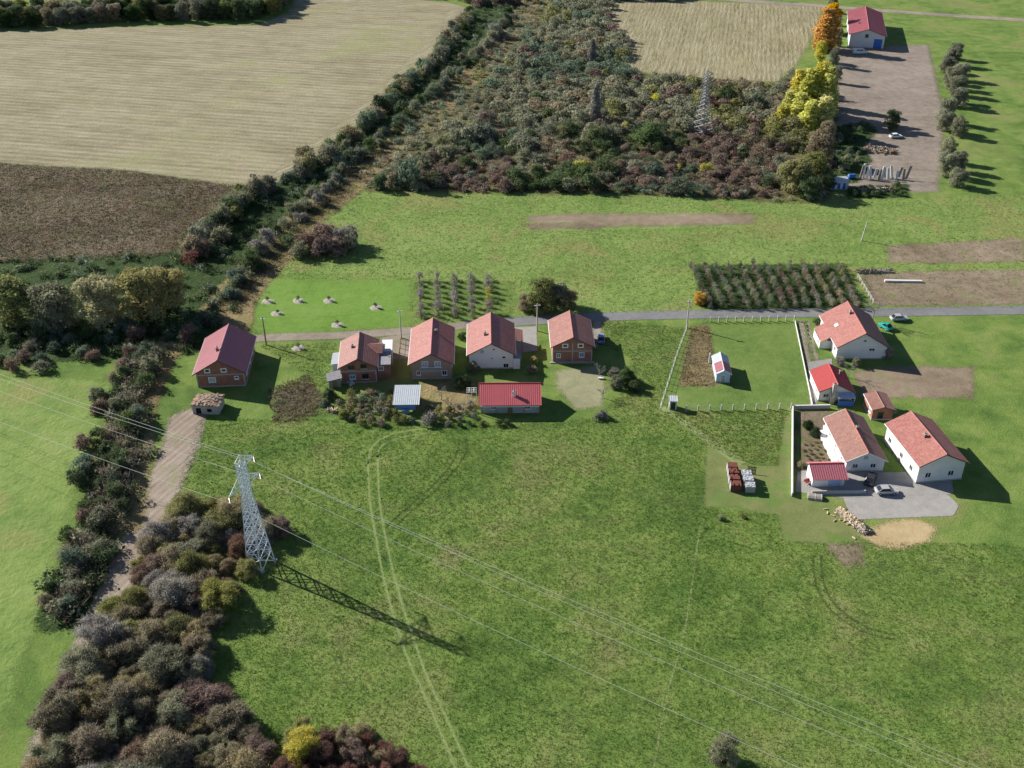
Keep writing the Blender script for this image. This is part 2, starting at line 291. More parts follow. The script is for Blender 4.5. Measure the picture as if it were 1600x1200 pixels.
# ------------------------------------------------------------------ mesh helpers
def link(o, parent=None):
    C.objects.link(o)
    if parent is not None: o.parent = parent
    return o
def tag(o, label=None, cat=None, group=None, kind=None):
    if label: o['label'] = label
    if cat: o['category'] = cat
    if group: o['group'] = group
    if kind: o['kind'] = kind
    return o
def thing(name, label, cat, loc=(0, 0, 0), rz=0.0, group=None):
    o = bpy.data.objects.new(name, None); o.empty_display_size = 0.5
    link(o); o.location = loc; o.rotation_euler = (0, 0, rz)
    return tag(o, label, cat, group)
def copy_tree(o, parent=None):
    c = o.copy(); C.objects.link(c); c.parent = parent
    for ch in list(o.children): copy_tree(ch, c)
    return c

class MB:
    def __init__(s): s.v, s.f, s.mi = [], [], []
    def add(s, vs, fs, mi=0):
        b = len(s.v); s.v += [tuple(v) for v in vs]; s.f += [tuple(b + i for i in f) for f in fs]; s.mi += [mi] * len(fs); return s
    def box(s, x0, x1, y0, y1, z0, z1, mi=0):
        vs = [(x, y, z) for z in (z0, z1) for y in (y0, y1) for x in (x0, x1)]
        return s.add(vs, [(0, 2, 3, 1), (4, 5, 7, 6), (0, 1, 5, 4), (2, 6, 7, 3), (0, 4, 6, 2), (1, 3, 7, 5)], mi)
    def obox(s, c, ax, ay, az, mi=0):
        c, ax, ay, az = map(Vector, (c, ax, ay, az))
        vs = [c + ax * i + ay * j + az * k for k in (-1, 1) for j in (-1, 1) for i in (-1, 1)]
        return s.add(vs, [(0, 2, 3, 1), (4, 5, 7, 6), (0, 1, 5, 4), (2, 6, 7, 3), (0, 4, 6, 2), (1, 3, 7, 5)], mi)
    def tube(s, pts, rad, n=6, mi=0, cap=True):
        pts = [Vector(p) for p in pts]; k = len(pts)
        rad = rad if isinstance(rad, (list, tuple)) else [rad] * k
        b = len(s.v)
        for i, p in enumerate(pts):
            t = (pts[min(i + 1, k - 1)] - pts[max(i - 1, 0)]).normalized()
            u = t.cross(Vector((0, 0, 1)) if abs(t.z) < 0.9 else Vector((1, 0, 0))).normalized(); v = t.cross(u)
            for j in range(n):
                a = 2 * math.pi * j / n; s.v.append(tuple(p + (u * math.cos(a) + v * math.sin(a)) * rad[i]))
        for i in range(k - 1):
            for j in range(n):
                s.f.append((b + i * n + j, b + i * n + (j + 1) % n, b + (i + 1) * n + (j + 1) % n, b + (i + 1) * n + j)); s.mi.append(mi)
        if cap:
            s.f.append(tuple(b + j for j in range(n))[::-1]); s.f.append(tuple(b + (k - 1) * n + j for j in range(n))); s.mi += [mi, mi]
        return s
    def prism(s, prof, o, u, v, w, length, mi=0):
        """2-D profile in (u, v) pushed along w"""
        o, u, v, w = map(Vector, (o, u, v, w)); n = len(prof)
        a = [o + u * p + v * q for p, q in prof]; b = [p + w * length for p in a]
        return s.add(a + b, [tuple(range(n))[::-1], tuple(range(n, 2 * n))] + [(i, (i + 1) % n, n + (i + 1) % n, n + i) for i in range(n)], mi)
    def mesh(s, name, mats):
        me = bpy.data.meshes.new(name); me.from_pydata(s.v, [], s.f)
        for m in (mats if isinstance(mats, (list, tuple)) else [mats]): me.materials.append(M[m])
        if any(s.mi): me.polygons.foreach_set('material_index', s.mi)
        me.update(); return me
    def build(s, name, mats, parent=None, smooth=False):
        me = s.mesh(name, mats)
        if smooth: me.polygons.foreach_set('use_smooth', [True] * len(me.polygons))
        return link(bpy.data.objects.new(name, me), parent)

def np_mesh(name, verts, faces, mats, tone=None, edge=None, mi=None):
    """verts (n,3), faces (m,k) arrays"""
    me = bpy.data.meshes.new(name); n, (m, k) = len(verts), faces.shape
    me.vertices.add(n); me.vertices.foreach_set('co', verts.astype(np.float32).ravel())
    me.loops.add(m * k); me.loops.foreach_set('vertex_index', faces.astype(np.int32).ravel())
    me.polygons.add(m); me.polygons.foreach_set('loop_start', np.arange(0, m * k, k, dtype=np.int32))
    for ma in (mats if isinstance(mats, (list, tuple)) else [mats]): me.materials.append(M[ma])
    for nm, arr in (('tone', tone), ('edge', edge)):
        if arr is not None:
            a = me.attributes.new(nm, 'FLOAT', 'POINT'); a.data.foreach_set('value', arr.astype(np.float32))
    if mi is not None: me.polygons.foreach_set('material_index', mi.astype(np.int32))
    me.update(); me.validate(); return me

def seg_dist(px, py, ax, ay, bx, by):
    dx, dy = bx - ax, by - ay; L = dx * dx + dy * dy + 1e-9
    t = np.clip(((px - ax) * dx + (py - ay) * dy) / L, 0, 1)
    return np.hypot(px - ax - t * dx, py - ay - t * dy)
def inside(px, py, poly):
    r = np.zeros(px.shape, bool); n = len(poly)
    for i in range(n):
        (ax, ay), (bx, by) = poly[i], poly[(i + 1) % n]
        c = (ay > py) != (by > py)
        r ^= c & (px < (bx - ax) * (py - ay) / (by - ay + 1e-12) + ax)
    return r
def sdist(px, py, poly):
    dd = np.full(px.shape, 1e9); n = len(poly)
    for i in range(n):
        dd = np.minimum(dd, seg_dist(px, py, *poly[i], *poly[(i + 1) % n]))
    return np.where(inside(px, py, poly), dd, -dd)
def ldist(px, py, line, half):
    dd = np.full(px.shape, 1e9)
    for i in range(len(line) - 1): dd = np.minimum(dd, seg_dist(px, py, *line[i], *line[i + 1]))
    return half - dd
def smooth_line(p, it=2):
    for _ in range(it):
        q = [p[0]]
        for a, b in zip(p, p[1:]):
            q += [(a[0] * .75 + b[0] * .25, a[1] * .75 + b[1] * .25), (a[0] * .25 + b[0] * .75, a[1] * .25 + b[1] * .75)]
        p = q + [p[-1]]
    return p
def patch(name, pts, mat, z, cell=1.5, margin=2.0, half=None, label=None):
    """flat sheet a little above the ground; the 'edge' attribute carries the distance to its rim"""
    w_ = np.array(pts); x0, y0 = w_.min(0) - margin - (half or 0); x1, y1 = w_.max(0) + margin + (half or 0)
    nx, ny = int((x1 - x0) / cell) + 2, int((y1 - y0) / cell) + 2
    X, Y = np.meshgrid(x0 + np.arange(nx) * cell, y0 + np.arange(ny) * cell)
    D = ldist(X, Y, pts, half) if half else sdist(X, Y, pts)
    idx = np.arange(nx * ny).reshape(ny, nx)
    keep = np.maximum.reduce([D[:-1, :-1], D[1:, :-1], D[:-1, 1:], D[1:, 1:]]) > -margin
    q = np.stack([idx[:-1, :-1][keep], idx[:-1, 1:][keep], idx[1:, 1:][keep], idx[1:, :-1][keep]], 1)
    used, inv = np.unique(q, return_inverse=True)
    V = np.stack([X.ravel()[used], Y.ravel()[used], np.full(len(used), z)], 1)
    o = link(bpy.data.objects.new(name, np_mesh(name, V, inv.reshape(-1, 4), mat, edge=D.ravel()[used])))
    return tag(o, kind='structure')
def sample(poly, n, r=None, avoid=()):
    """n random spots inside a world polygon (r: least spacing)"""
    w_ = np.array(poly); lo, hi = w_.min(0), w_.max(0); out = np.zeros((0, 2))
    if r is None:
        while len(out) < n:
            p = lo + rng.random((n * 2, 2)) * (hi - lo); k = inside(p[:, 0], p[:, 1], poly)
            out = np.concatenate([out, p[k]])
        out = out[:n]
        for a in avoid: out = out[~inside(out[:, 0], out[:, 1], a)]
        return out
    pts = []; cells = {}
    p = lo + rng.random((n * 30, 2)) * (hi - lo); p = p[inside(p[:, 0], p[:, 1], poly)]
    for a in avoid: p = p[~inside(p[:, 0], p[:, 1], a)]
    for x, y in p:
        k = (int(x // r), int(y // r))
        if any((x - a) ** 2 + (y - b) ** 2 < r * r for i in (-1, 0, 1) for j in (-1, 0, 1) for a, b in cells.get((k[0] + i, k[1] + j), ())): continue
        cells.setdefault(k, []).append((x, y)); pts.append((x, y))
        if len(pts) >= n: break
    return np.array(pts)

# ------------------------------------------------------------------ the ground and its fields
gs = 3000.0
me = MB().add([(-gs, -400, 0), (gs, -400, 0), (gs, gs, 0), (-gs, gs, 0)], [(0, 1, 2, 3)]).mesh('ground', 'meadow')
tag(link(bpy.data.objects.new('ground', me)), kind='structure')

P_stub_l = GP([(-420, 60), (200, 42), (300, 40), (400, 40), (450, 20), (470, -14), (560, -10), (700, 4), (742, 14), (735, 45), (690, 78), (640, 132), (560, 205), (480, 258), (430, 288), (380, 294), (290, 280), (200, 268), (-300, 240)])
P_weed = GP([(-300, 238), (200, 267), (290, 280), (385, 293), (345, 325), (300, 362), (270, 398), (200, 405), (-260, 420)])
P_stub_r = GP([(948, -6), (943, 35), (975, 76), (968, 108), (1050, 118), (1120, 124), (1215, 128), (1245, 100), (1280, 40), (1284, 8), (1140, 4)])
P_scrub = GP([(575, 300), (640, 298), (700, 302), (760, 300), (850, 304), (950, 302), (1050, 306), (1130, 310), (1200, 316), (1290, 318), (1312, 250), (1306, 150), (1290, 120), (1240, 110), (1215, 130), (1120, 124), (968, 112), (975, 76), (940, 36), (948, -10), (930, -25), (845, -25), (800, 40), (735, 100), (665, 170), (610, 230), (560, 280)])
P_ditch = GP([(740, -20), (850, -20), (800, 42), (735, 100), (665, 170), (600, 235), (545, 290), (480, 345), (420, 410), (380, 470), (340, 530), (300, 555), (200, 560), (-250, 580), (-250, 420), (200, 398), (270, 395), (300, 360), (345, 322), (385, 293), (430, 288), (480, 258), (560, 205), (640, 132), (690, 78), (735, 40)])
P_left = GP([(-260, 590), (120, 590), (185, 600), (140, 700), (110, 800), (60, 960), (-20, 1210), (-260, 1210)])
P_farmead = GP([(520, 312), (580, 298), (700, 300), (850, 302), (1000, 304), (1150, 308), (1290, 316), (1400, 310), (1750, 300), (1750, 478), (1400, 484), (920, 490), (840, 494), (640, 512), (400, 528), (385, 500), (400, 440), (385, 432), (430, 380), (470, 350)])
patch('field', P_stub_l, 'stubble_left', 0.012, 4.0, 5)
ground_mat('stubble_head', [(0.38, (0.182, 0.163, 0.099)), (0.46, (0.25, 0.223, 0.143)), (0.53, (0.305, 0.274, 0.182)), (0.62, (0.369, 0.333, 0.235))], s_big=0.02, s_mid=0.12, s_small=1.0, bmp=0.16, feather=3, wob=2.0, rows=(R(-58), 0.3, 0.7), rowstr=0.6, tint=((0.24, 0.25, 0.12), 0.03, 0.54, 0.5))
patch('field', GP([(742, 14), (735, 45), (690, 78), (640, 132), (560, 205), (480, 258), (430, 288), (395, 288), (430, 270), (520, 200), (600, 132), (650, 82), (690, 45), (700, 14)]), 'stubble_head', 0.018, 2.0, 5)
patch('field', P_weed, 'weed_field', 0.020, 2.5, 8)
patch('field', P_left, 'far_meadow', 0.014, 2.5, 4)
patch('field', P_stub_r, 'stubble_right', 0.012, 3.0, 5)
patch('scrub_ground', P_scrub, 'scrub_floor', 0.016, 3.0, 5)
patch('meadow', P_farmead, 'far_meadow', 0.008, 2.5, 4)
patch('ditch_ground', P_ditch, 'nettles_shade', 0.028, 2.0, 4)
patch('bank', smooth_line(GP([(835, -10), (780, 70), (700, 152), (640, 200), (560, 272), (520, 310), (470, 345), (425, 398), (385, 440), (355, 480)])), 'bank', 0.040, 1.2, 3, half=6.0)
patch('bank', GP([(360, 470), (395, 445), (398, 500), (378, 530), (340, 525)]), 'bank', 0.044, 1.0, 2)
patch('lawn', GP([(395, 432), (520, 436), (640, 438), (640, 512), (420, 528), (385, 505)]), 'bright_lawn', 0.016, 1.2, 7)
patch('lawn', GP([(650, 440), (800, 440), (800, 492), (655, 500)]), 'lawn', 0.018, 1.2, 4)
patch('tilled_strip', GP([(826, 338), (900, 334), (1000, 334), (1178, 334), (1176, 350), (1080, 352), (960, 354), (826, 347)]), 'dry_soil', 0.024, 0.8, 4)
patch('tilled_strip', GP([(824, 351), (955, 350), (952, 357), (826, 360)]), 'tilled_soil', 0.020, 0.6, 4)
patch('tilled_strip', GP([(1346, 432), (1420, 424), (1700, 420), (1700, 474), (1420, 478), (1364, 476)]), 'dry_soil', 0.024, 0.8, 4)
patch('tilled_strip', GP([(1384, 384), (1600, 372), (1600, 408), (1392, 412)]), 'dry_soil', 0.024, 0.8, 4)
patch('yard', GP([(1312, 74), (1450, 70), (1475, 180), (1465, 300), (1320, 300), (1300, 225), (1308, 140)]), 'farm_yard', 0.020, 2.0, 4)
# roads
road = smooth_line(GP([(1800, 481), (1400, 488), (1150, 490), (920, 495), (835, 501), (740, 506)]))
patch('road', road, 'asphalt', 0.050, 0.6, 1.2, half=2.15)
patch('road', smooth_line(GP([(760, 505), (640, 517), (540, 524), (420, 527), (395, 530)])), 'gravel_road', 0.044, 0.7, 1.5, half=1.75)
patch('road', smooth_line(GP([(1040, -8), (1141, 0), (1280, 9), (1420, 20), (1640, 34)])), 'gravel_road', 0.050, 1.5, 2.5, half=3.2)
patch('dirt_road', smooth_line(GP([(292, 655), (282, 700), (262, 745), (236, 800), (205, 880), (150, 1010), (80, 1180)])), 'dirt', 0.030, 0.7, 3.0, half=3.5)
patch('dirt_road', smooth_line(GP([(255, 535), (222, 580), (190, 640), (150, 720)])), 'bank', 0.048, 0.7, 2.2, half=1.6)
tl = GP([(235, 556), (205, 620), (190, 700), (172, 780), (140, 870), (100, 960)])
patch('ditch_ground', smooth_line(tl), 'nettles_shade', 0.026, 0.8, 3.0, half=4.0)
patch('bank', smooth_line(GP([(262, 545), (232, 600), (214, 660), (208, 740), (196, 820)])), 'bank', 0.036, 0.8, 2.4, half=3.2)
# plots
patch('lawn', GP([(1075, 510), (1110, 506), (1242, 506), (1268, 635), (1090, 640), (1035, 640)]), 'lawn', 0.012, 0.9, 4)
patch('tilled_strip', GP([(1080, 512), (1108, 508), (1112, 540), (1118, 575), (1120, 603), (1062, 603), (1070, 560)]), 'bank', 0.024, 0.6, 3)
patch('mown_grass', GP([(1104, 694), (1160, 726), (1216, 728), (1222, 650), (1236, 650), (1236, 778), (1300, 785), (1345, 830), (1330, 852), (1225, 846), (1215, 805), (1150, 792), (1100, 792)]), 'mown', 0.012, 0.6, 2.2)
patch('mown_grass', GP([(1028, 636), (1040, 636), (1168, 724), (1152, 728)]), 'pressed_grass', 0.014, 0.4, 0.8)
patch('bare_ground', GP([(1342, 835), (1390, 814), (1430, 812), (1462, 822), (1450, 846), (1410, 858), (1372, 856)]), 'sand', 0.024, 0.6, 2)
patch('bare_ground', GP([(1292, 852), (1345, 850), (1350, 878), (1315, 884)]), 'dry_soil', 0.020, 0.6, 4)
patch('bare_ground', GP([(432, 615), (478, 592), (500, 622), (482, 648), (436, 650)]), 'weed_field', 0.020, 0.6, 6)
patch('concrete_pad', GP([(1317, 778), (1480, 772), (1498, 790), (1490, 806), (1332, 812)]), 'concrete', 0.030, 0.5, 0.8)
patch('yard', GP([(1243, 768), (1246, 738), (1262, 734), (1330, 736), (1400, 738), (1485, 735), (1490, 772), (1318, 778), (1300, 776)]), 'concrete', 0.022, 0.5, 1.0)
patch('garden_bed', GP([(1247, 642), (1296, 642), (1300, 680), (1316, 732), (1262, 732), (1246, 738)]), 'tilled_soil', 0.020, 0.6, 1.2)
patch('garden_bed', GP([(1335, 580), (1400, 572), (1520, 575), (1520, 622), (1345, 622)]), 'dry_soil', 0.020, 0.7, 2)
patch('driveway', smooth_line(GP([(1252, 503), (1258, 540), (1266, 575), (1271, 632)])), 'gravel_road', 0.028, 0.4, 0.8, half=0.55)
patch('driveway', smooth_line(GP([(1261, 503), (1270, 545), (1280, 572)])), 'gravel_road', 0.028, 0.4, 0.8, half=0.5)
patch('driveway', GP([(1262, 566), (1300, 560), (1300, 575), (1276, 584), (1276, 632), (1266, 634), (1264, 590)]), 'concrete', 0.034, 0.4, 0.8)
patch('driveway', GP([(803, 512), (838, 510), (840, 548), (806, 552)]), 'concrete', 0.030, 0.4, 0.8)
patch('driveway', GP([(928, 500), (940, 500), (940, 530), (932, 545), (926, 540)]), 'gravel_road', 0.030, 0.4, 0.8)
patch('driveway', GP([(594, 528), (640, 520), (646, 560), (604, 562)]), 'gravel_road', 0.030, 0.4, 0.8)
patch('bare_ground', GP([(868, 580), (935, 570), (945, 600), (940, 635), (900, 640), (872, 605)]), 'worn', 0.018, 0.6, 2.5)
patch('bare_ground', GP([(660, 598), (742, 590), (745, 640), (690, 655), (655, 640)]), 'bank', 0.018, 0.6, 1.5)
# tracks pressed into the grass
for pts, hw in (([(575, 722), (577, 780), (586, 832), (597, 895), (612, 952), (624, 992), (641, 1040), (666, 1092), (691, 1150), (716, 1212)], 0.20),
                ([(590, 712), (592, 780), (601, 832), (613, 890), (630, 950), (647, 1002), (668, 1060), (701, 1130), (738, 1212)], 0.20),
                ([(575, 724), (578, 704), (590, 688), (618, 676), (660, 670), (705, 670)], 0.18), ([(590, 714), (593, 700), (606, 690), (632, 682), (670, 677)], 0.22),
                ([(1094, 822), (1086, 880), (1079, 930), (1068, 1000), (1052, 1050), (1040, 1095), (1030, 1150), (1020, 1212)], 0.15)):
    patch('wheel_track', smooth_line(GP(pts)), 'pressed_grass', 0.016, 0.22, 0.5, half=hw)
for pts, hw in (([(604, 822), (640, 790), (675, 760), (705, 728), (717, 700), (716, 688)], 0.13), ([(615, 824), (650, 792), (690, 758), (720, 724), (731, 700), (728, 686)], 0.13),
                ([(1270, 870), (1272, 905), (1285, 940), (1310, 965), (1350, 990), (1400, 1000)], 0.16), ([(1283, 868), (1284, 905), (1298, 938), (1322, 962), (1360, 984), (1400, 992)], 0.16)):
    patch('wheel_track', smooth_line(GP(pts)), 'rut', 0.020, 0.30, 0.7, half=hw)

# ------------------------------------------------------------------ foliage prototypes
def leaf_cloud(r, blobs, n, size, jit=0.6, sliver=0.0, low=-0.35):
    """leaf-sized quads over the skins of many lobes: (verts, faces, tone)"""
    bc = np.array([b[0] for b in blobs]); br = np.array([b[1] for b in blobs])
    p = br.prod(1) ** (2 / 3); k = r.choice(len(blobs), n, p=p / p.sum())
    dv = r.normal(size=(n, 3)); dv /= np.linalg.norm(dv, axis=1)[:, None]
    dv[:, 2] = np.where(dv[:, 2] < low, -dv[:, 2], dv[:, 2])
    rad = 1 - 0.34 * r.random(n) ** 2.0 + 0.09 * r.normal(size=n)
    pos = bc[k] + dv * br[k] * rad[:, None]
    pos[:, 2] = np.maximum(pos[:, 2], 0.05 + 0.2 * r.random(n))
    nr = dv / br[k]; nr /= np.linalg.norm(nr, axis=1)[:, None]
    nr = nr + jit * r.normal(size=(n, 3)); nr /= np.linalg.norm(nr, axis=1)[:, None]
    t = np.cross(nr, r.normal(size=(n, 3))); t /= np.linalg.norm(t, axis=1)[:, None] + 1e-9
    b = np.cross(nr, t)
    s = size * (0.55 + 0.8 * r.random(n))
    sa, sb = s * 0.5, s * (0.30 + 0.2 * r.random(n))
    sl = r.random(n) < sliver                     # bare twigs: thin slivers that point outwards
    out = dv + np.array([0, 0, 0.5]) + 0.45 * r.normal(size=(n, 3)); out /= np.linalg.norm(out, axis=1)[:, None]
    t = np.where(sl[:, None], out, t); b = np.where(sl[:, None], np.cross(out, nr), b)
    sa = np.where(sl, s * (0.8 + 1.3 * r.random(n)), sa); sb = np.where(sl, 0.030, sb)
    pos = pos + np.where(sl, sa * .55, 0)[:, None] * out
    V = np.stack([pos - t * sa[:, None], pos + b * sb[:, None], pos + t * sa[:, None], pos - b * sb[:, None]], 1).reshape(-1, 3)
    F = np.arange(4 * n).reshape(n, 4)
    bt = r.random(len(blobs))
    tone = np.clip(0.5 + 0.34 * (bt[k] - 0.5) + 0.42 * (r.random(n) - 0.5), 0, 1)
    return V, F, np.repeat(tone, 4)
def lobes(r, n, R_, H_, z0=0.25, shape='dome', lr=0.42):
    """lobe centres and radii for a crown of radius R_ and height H_"""
    out = []
    for i in range(n):
        a = 2 * math.pi * (i * 0.618 + r.random() * 0.25); q = math.sqrt((i + 0.5) / n)
        if shape == 'dome':
            h = H_ * (z0 + (1 - z0) * (1 - q ** 2) * (0.55 + 0.45 * r.random())); rr = R_ * (1 - lr) * q
        elif shape == 'column':
            f = (i + 0.5) / n; h = H_ * (0.10 + 0.84 * f); rr = R_ * 0.55 * r.random() * (1 - f * 0.6)
        elif shape == 'cone':
            f = (i + 0.5) / n; h = H_ * (0.08 + 0.86 * f); rr = R_ * 0.5 * (1 - f)
        else:   # ball
            f = r.random(); h = H_ * (z0 + (0.95 - z0) * f); rr = R_ * (1 - lr) * math.sqrt(r.random()) * (1 - 0.5 * abs(f - 0.4))
        s = R_ * lr * (0.5 + 1.0 * r.random())
        if shape == 'column': s = R_ * 0.55 * (0.8 + 0.4 * r.random()) * (1 - 0.55 * (i / n) ** 2)
        if shape == 'cone': s = R_ * 0.75 * (1.08 - i / n) * (0.85 + 0.3 * r.random())
        zc = max(h - s * 0.6, s * 0.5)
        out.append(((rr * math.cos(a), rr * math.sin(a), zc), (s, s, s * (0.75 + 0.3 * r.random()))))
    return out
def stems(r, n, R_, H_, mb, thick):
    for i in range(n):
        a = 6.283 * r.random(); q = R_ * 0.6 * r.random(); h = H_ * (0.5 + 0.35 * r.random())
        mb.tube([(0.12 * math.cos(a), 0.12 * math.sin(a), -0.1), (q * .45 * math.cos(a), q * .45 * math.sin(a), h * .5), (q * math.cos(a), q * math.sin(a), h)], [thick, thick * .6, thick * .2], 4, cap=False)
def bush_mesh(name, seed, R_, H_, n, size, nl=9, shape='dome', sliver=0.15, jit=0.6, lr=0.42, z0=0.25):
    r = np.random.default_rng(seed)
    V, F, T = leaf_cloud(r, lobes(r, nl, R_, H_, z0, shape, lr), n, size, jit, sliver)
    mb = MB(); stems(r, 5, R_, H_, mb, 0.07)
    sv = np.array(mb.v); sf = np.array([f for f in mb.f if len(f) == 4])
    me = np_mesh(name, np.concatenate([V, sv]), np.concatenate([F, sf + len(V)]), ['lf_dusty', 'bark'], tone=np.concatenate([T, np.full(len(sv), .5)]), mi=np.concatenate([np.zeros(len(F)), np.ones(len(sf))]))
    return me
def crown_mesh(name, seed, R_, H_, n, size, nl, shape, sliver=0.08, jit=0.6, lr=0.36, z0=0.3):
    r = np.random.default_rng(seed); lb = lobes(r, nl, R_, H_, z0, shape, lr)
    V, F, T = leaf_cloud(r, lb, n, size, jit, sliver)
    me = np_mesh(name, V, F, 'lf_olive', tone=T)
    mb = MB(); tr = 0.035 * H_ * (0.7 if shape == 'column' else 1)
    mb.tube([(0, 0, -0.2), (0.05, 0, H_ * .2), (0, 0.06, H_ * .5), (0, 0, H_ * .82)], [tr, tr * .8, tr * .5, tr * .15], 7, cap=False)
    for c, s in lb[:12]:
        z = min(c[2], H_ * .6) * 0.6
        mb.tube([(0, 0, z), (c[0] * .5, c[1] * .5, (z + c[2]) / 2 + .1), c], [tr * .4, tr * .25, tr * .08], 4, cap=False)
    return me, mb.mesh(name + '_trunk', 'bark')

far_sh = [bush_mesh('shrub', 100 + i, 2.5 + .25 * (i % 3), 3.3 + .5 * (i % 4), 1500, 0.44, 14 + 2 * (i % 4), ('ball', 'dome')[i % 2], 0.30 + 0.05 * (i % 3), .6, .32, .15) for i in range(7)]
near_sh = [bush_mesh('bush', 200 + i, 3.2 + .3 * (i % 3), 4.4 + .5 * (i % 4), 12000, 0.25, 70 + 8 * (i % 3), ('ball', 'dome')[i % 3 == 2], 0.52, 0.7, 0.17, .06) for i in range(7)]
low_sh = [bush_mesh('low_shrub', 300 + i, 1.2, 1.2 + .3 * i, 500, 0.25, 7, 'dome', 0.25) for i in range(4)]
sapl = [bush_mesh('sapling', 400 + i, 1.0, 2.6 + .2 * i, 520, 0.22, 10, ('cone', 'ball')[i % 2], 0.45, 0.7) for i in range(4)]
trees_rd = [crown_mesh('crown', 500 + i, 4.2, 8.5, 9000, 0.36, 46, 'ball', 0.14, .5, .27, .10) for i in range(4)]
trees_pop = [crown_mesh('crown', 520 + i, 2.0, 12.0, 7000, 0.40, 34, 'column', 0.06, .5) for i in range(3)]
tree_con = crown_mesh('crown', 540, 1.3, 5.0, 1500, 0.25, 9, 'cone', 0.1)

nobj = {}
def bush(pos, mesh, mat, s, label, group=None, cat='bush', name='bush', rz=None, zs=None):
    o = link(bpy.data.objects.new(name, mesh)); o.location = (pos[0], pos[1], 0)
    o.rotation_euler = (0, 0, rnd.random() * 6.28 if rz is None else rz); o.scale = (s * rnd.uniform(.9, 1.1), s * rnd.uniform(.9, 1.1), zs or s * rnd.uniform(.85, 1.15))
    o.material_slots[0].link = 'OBJECT'; o.material_slots[0].material = M[mat]
    return tag(o, label, cat, group)
def tree(pos, proto, mat, h, r, label, group=None, name='tree', base=(8.5, 4.2)):
    t = thing(name, label, 'tree', (pos[0], pos[1], 0), rnd.random() * 6.28, group)
    sz, sr = h / base[0], r / base[1]
    for nm, me in (('crown', proto[0]), ('trunk', proto[1])):
        o = link(bpy.data.objects.new(nm, me), t); o.scale = (sr, sr, sz)
        if nm == 'crown': o.material_slots[0].link = 'OBJECT'; o.material_slots[0].material = M[mat]
    return t
def bare_tree(pos, h, label, group=None, seed=1, spread=0.55, mat='bark_pale', lean=0.0):
    r = random.Random(seed); t = thing('bare_tree', label, 'tree', (pos[0], pos[1], 0), r.random() * 6.28, group)
    tk, tw = MB(), MB()
    tk.tube([(0, 0, -.1), (lean * .3, 0, h * .3), (lean, 0, h * .62)], [h * .028, h * .022, h * .012], 6, cap=False)
    def grow(p, dv, L, rad, lev):
        q = p + dv * L; m = p + dv * L * .5 + Vector((r.gauss(0, .06), r.gauss(0, .06), .03)) * L
        (tk if lev == 0 else tw).tube([p, m, q], [rad, rad * .75, rad * .4], 4, cap=False)
        if lev < 3:
            for _ in range(4 if lev < 2 else 5):
                dn = (dv + Vector((r.gauss(0, spread), r.gauss(0, spread), r.gauss(.15, .3)))).normalized()
                grow(p + dv * L * r.uniform(.45, 1), dn, L * r.uniform(.45, .68), rad * .45, lev + 1)
    for i in range(6):
        a = i * 1.05 + r.random(); z = h * r.uniform(.22, .6)
        grow(Vector((lean * z / h, 0, z)), Vector((math.cos(a) * .8, math.sin(a) * .8, .75)).normalized(), h * .34, h * .012, 0)
    tk.build('trunk', mat, t); tw.build('twigs', mat, t)
    return t
def stuff_mesh(name, pts, protos, label, cat, mats, pick, smin, smax, rsub=1.0):
    """uncountable greenery as one joined mesh: copies of leaf clouds at the given spots"""
    Vs, Fs, Ts, Ms, off = [], [], [], [], 0
    for i, (x, y) in enumerate(pts):
        V, F, T = protos[rng.integers(len(protos))]
        a = rng.random() * 6.28; s = smin + (smax - smin) * rng.random(); ca, sa = math.cos(a) * s, math.sin(a) * s
        W = np.stack([V[:, 0] * ca - V[:, 1] * sa + x, V[:, 0] * sa + V[:, 1] * ca + y, V[:, 2] * s * (.85 + .3 * rng.random())], 1)
        Vs.append(W); Fs.append(F + off); Ts.append(np.clip(T + 0.25 * (rng.random() - .5), 0, 1)); Ms.append(np.full(len(F), pick(x, y))); off += len(V)
    me = np_mesh(name, np.concatenate(Vs), np.concatenate(Fs), mats, tone=np.concatenate(Ts), mi=np.concatenate(Ms))
    return tag(link(bpy.data.objects.new(name, me)), label, cat, kind='stuff')
def tufts(name, pts, mat, h, wd, k, label, spread=0.16):
    n = len(pts); P_ = np.repeat(pts, k, 0); m = n * k
    a = rng.random(m) * 6.28; ln = rng.random(m) * 1.6 + 0.5; hh = h * (0.45 + 0.9 * np.repeat(rng.random(n), k)) * (.7 + .6 * rng.random(m))
    bx = P_[:, 0] + rng.normal(size=m) * spread; by = P_[:, 1] + rng.normal(size=m) * spread
    dx, dy = np.cos(a), np.sin(a); ww = wd * (.6 + .8 * rng.random(m))
    V = np.stack([np.stack([bx - dy * ww, by + dx * ww, np.full(m, 0.0)], 1), np.stack([bx + dy * ww, by - dx * ww, np.full(m, 0.0)], 1), np.stack([bx + dx * hh * ln, by + dy * hh * ln, hh], 1)], 1).reshape(-1, 3)
    t = np.clip(np.repeat(rng.random(n), k) * .75 + .25 * rng.random(m), 0, 1)
    me = np_mesh(name, V, np.arange(3 * m).reshape(m, 3), mat, tone=np.repeat(t, 3))
    return tag(link(bpy.data.objects.new(name, me)), label, 'grass', kind='stuff')

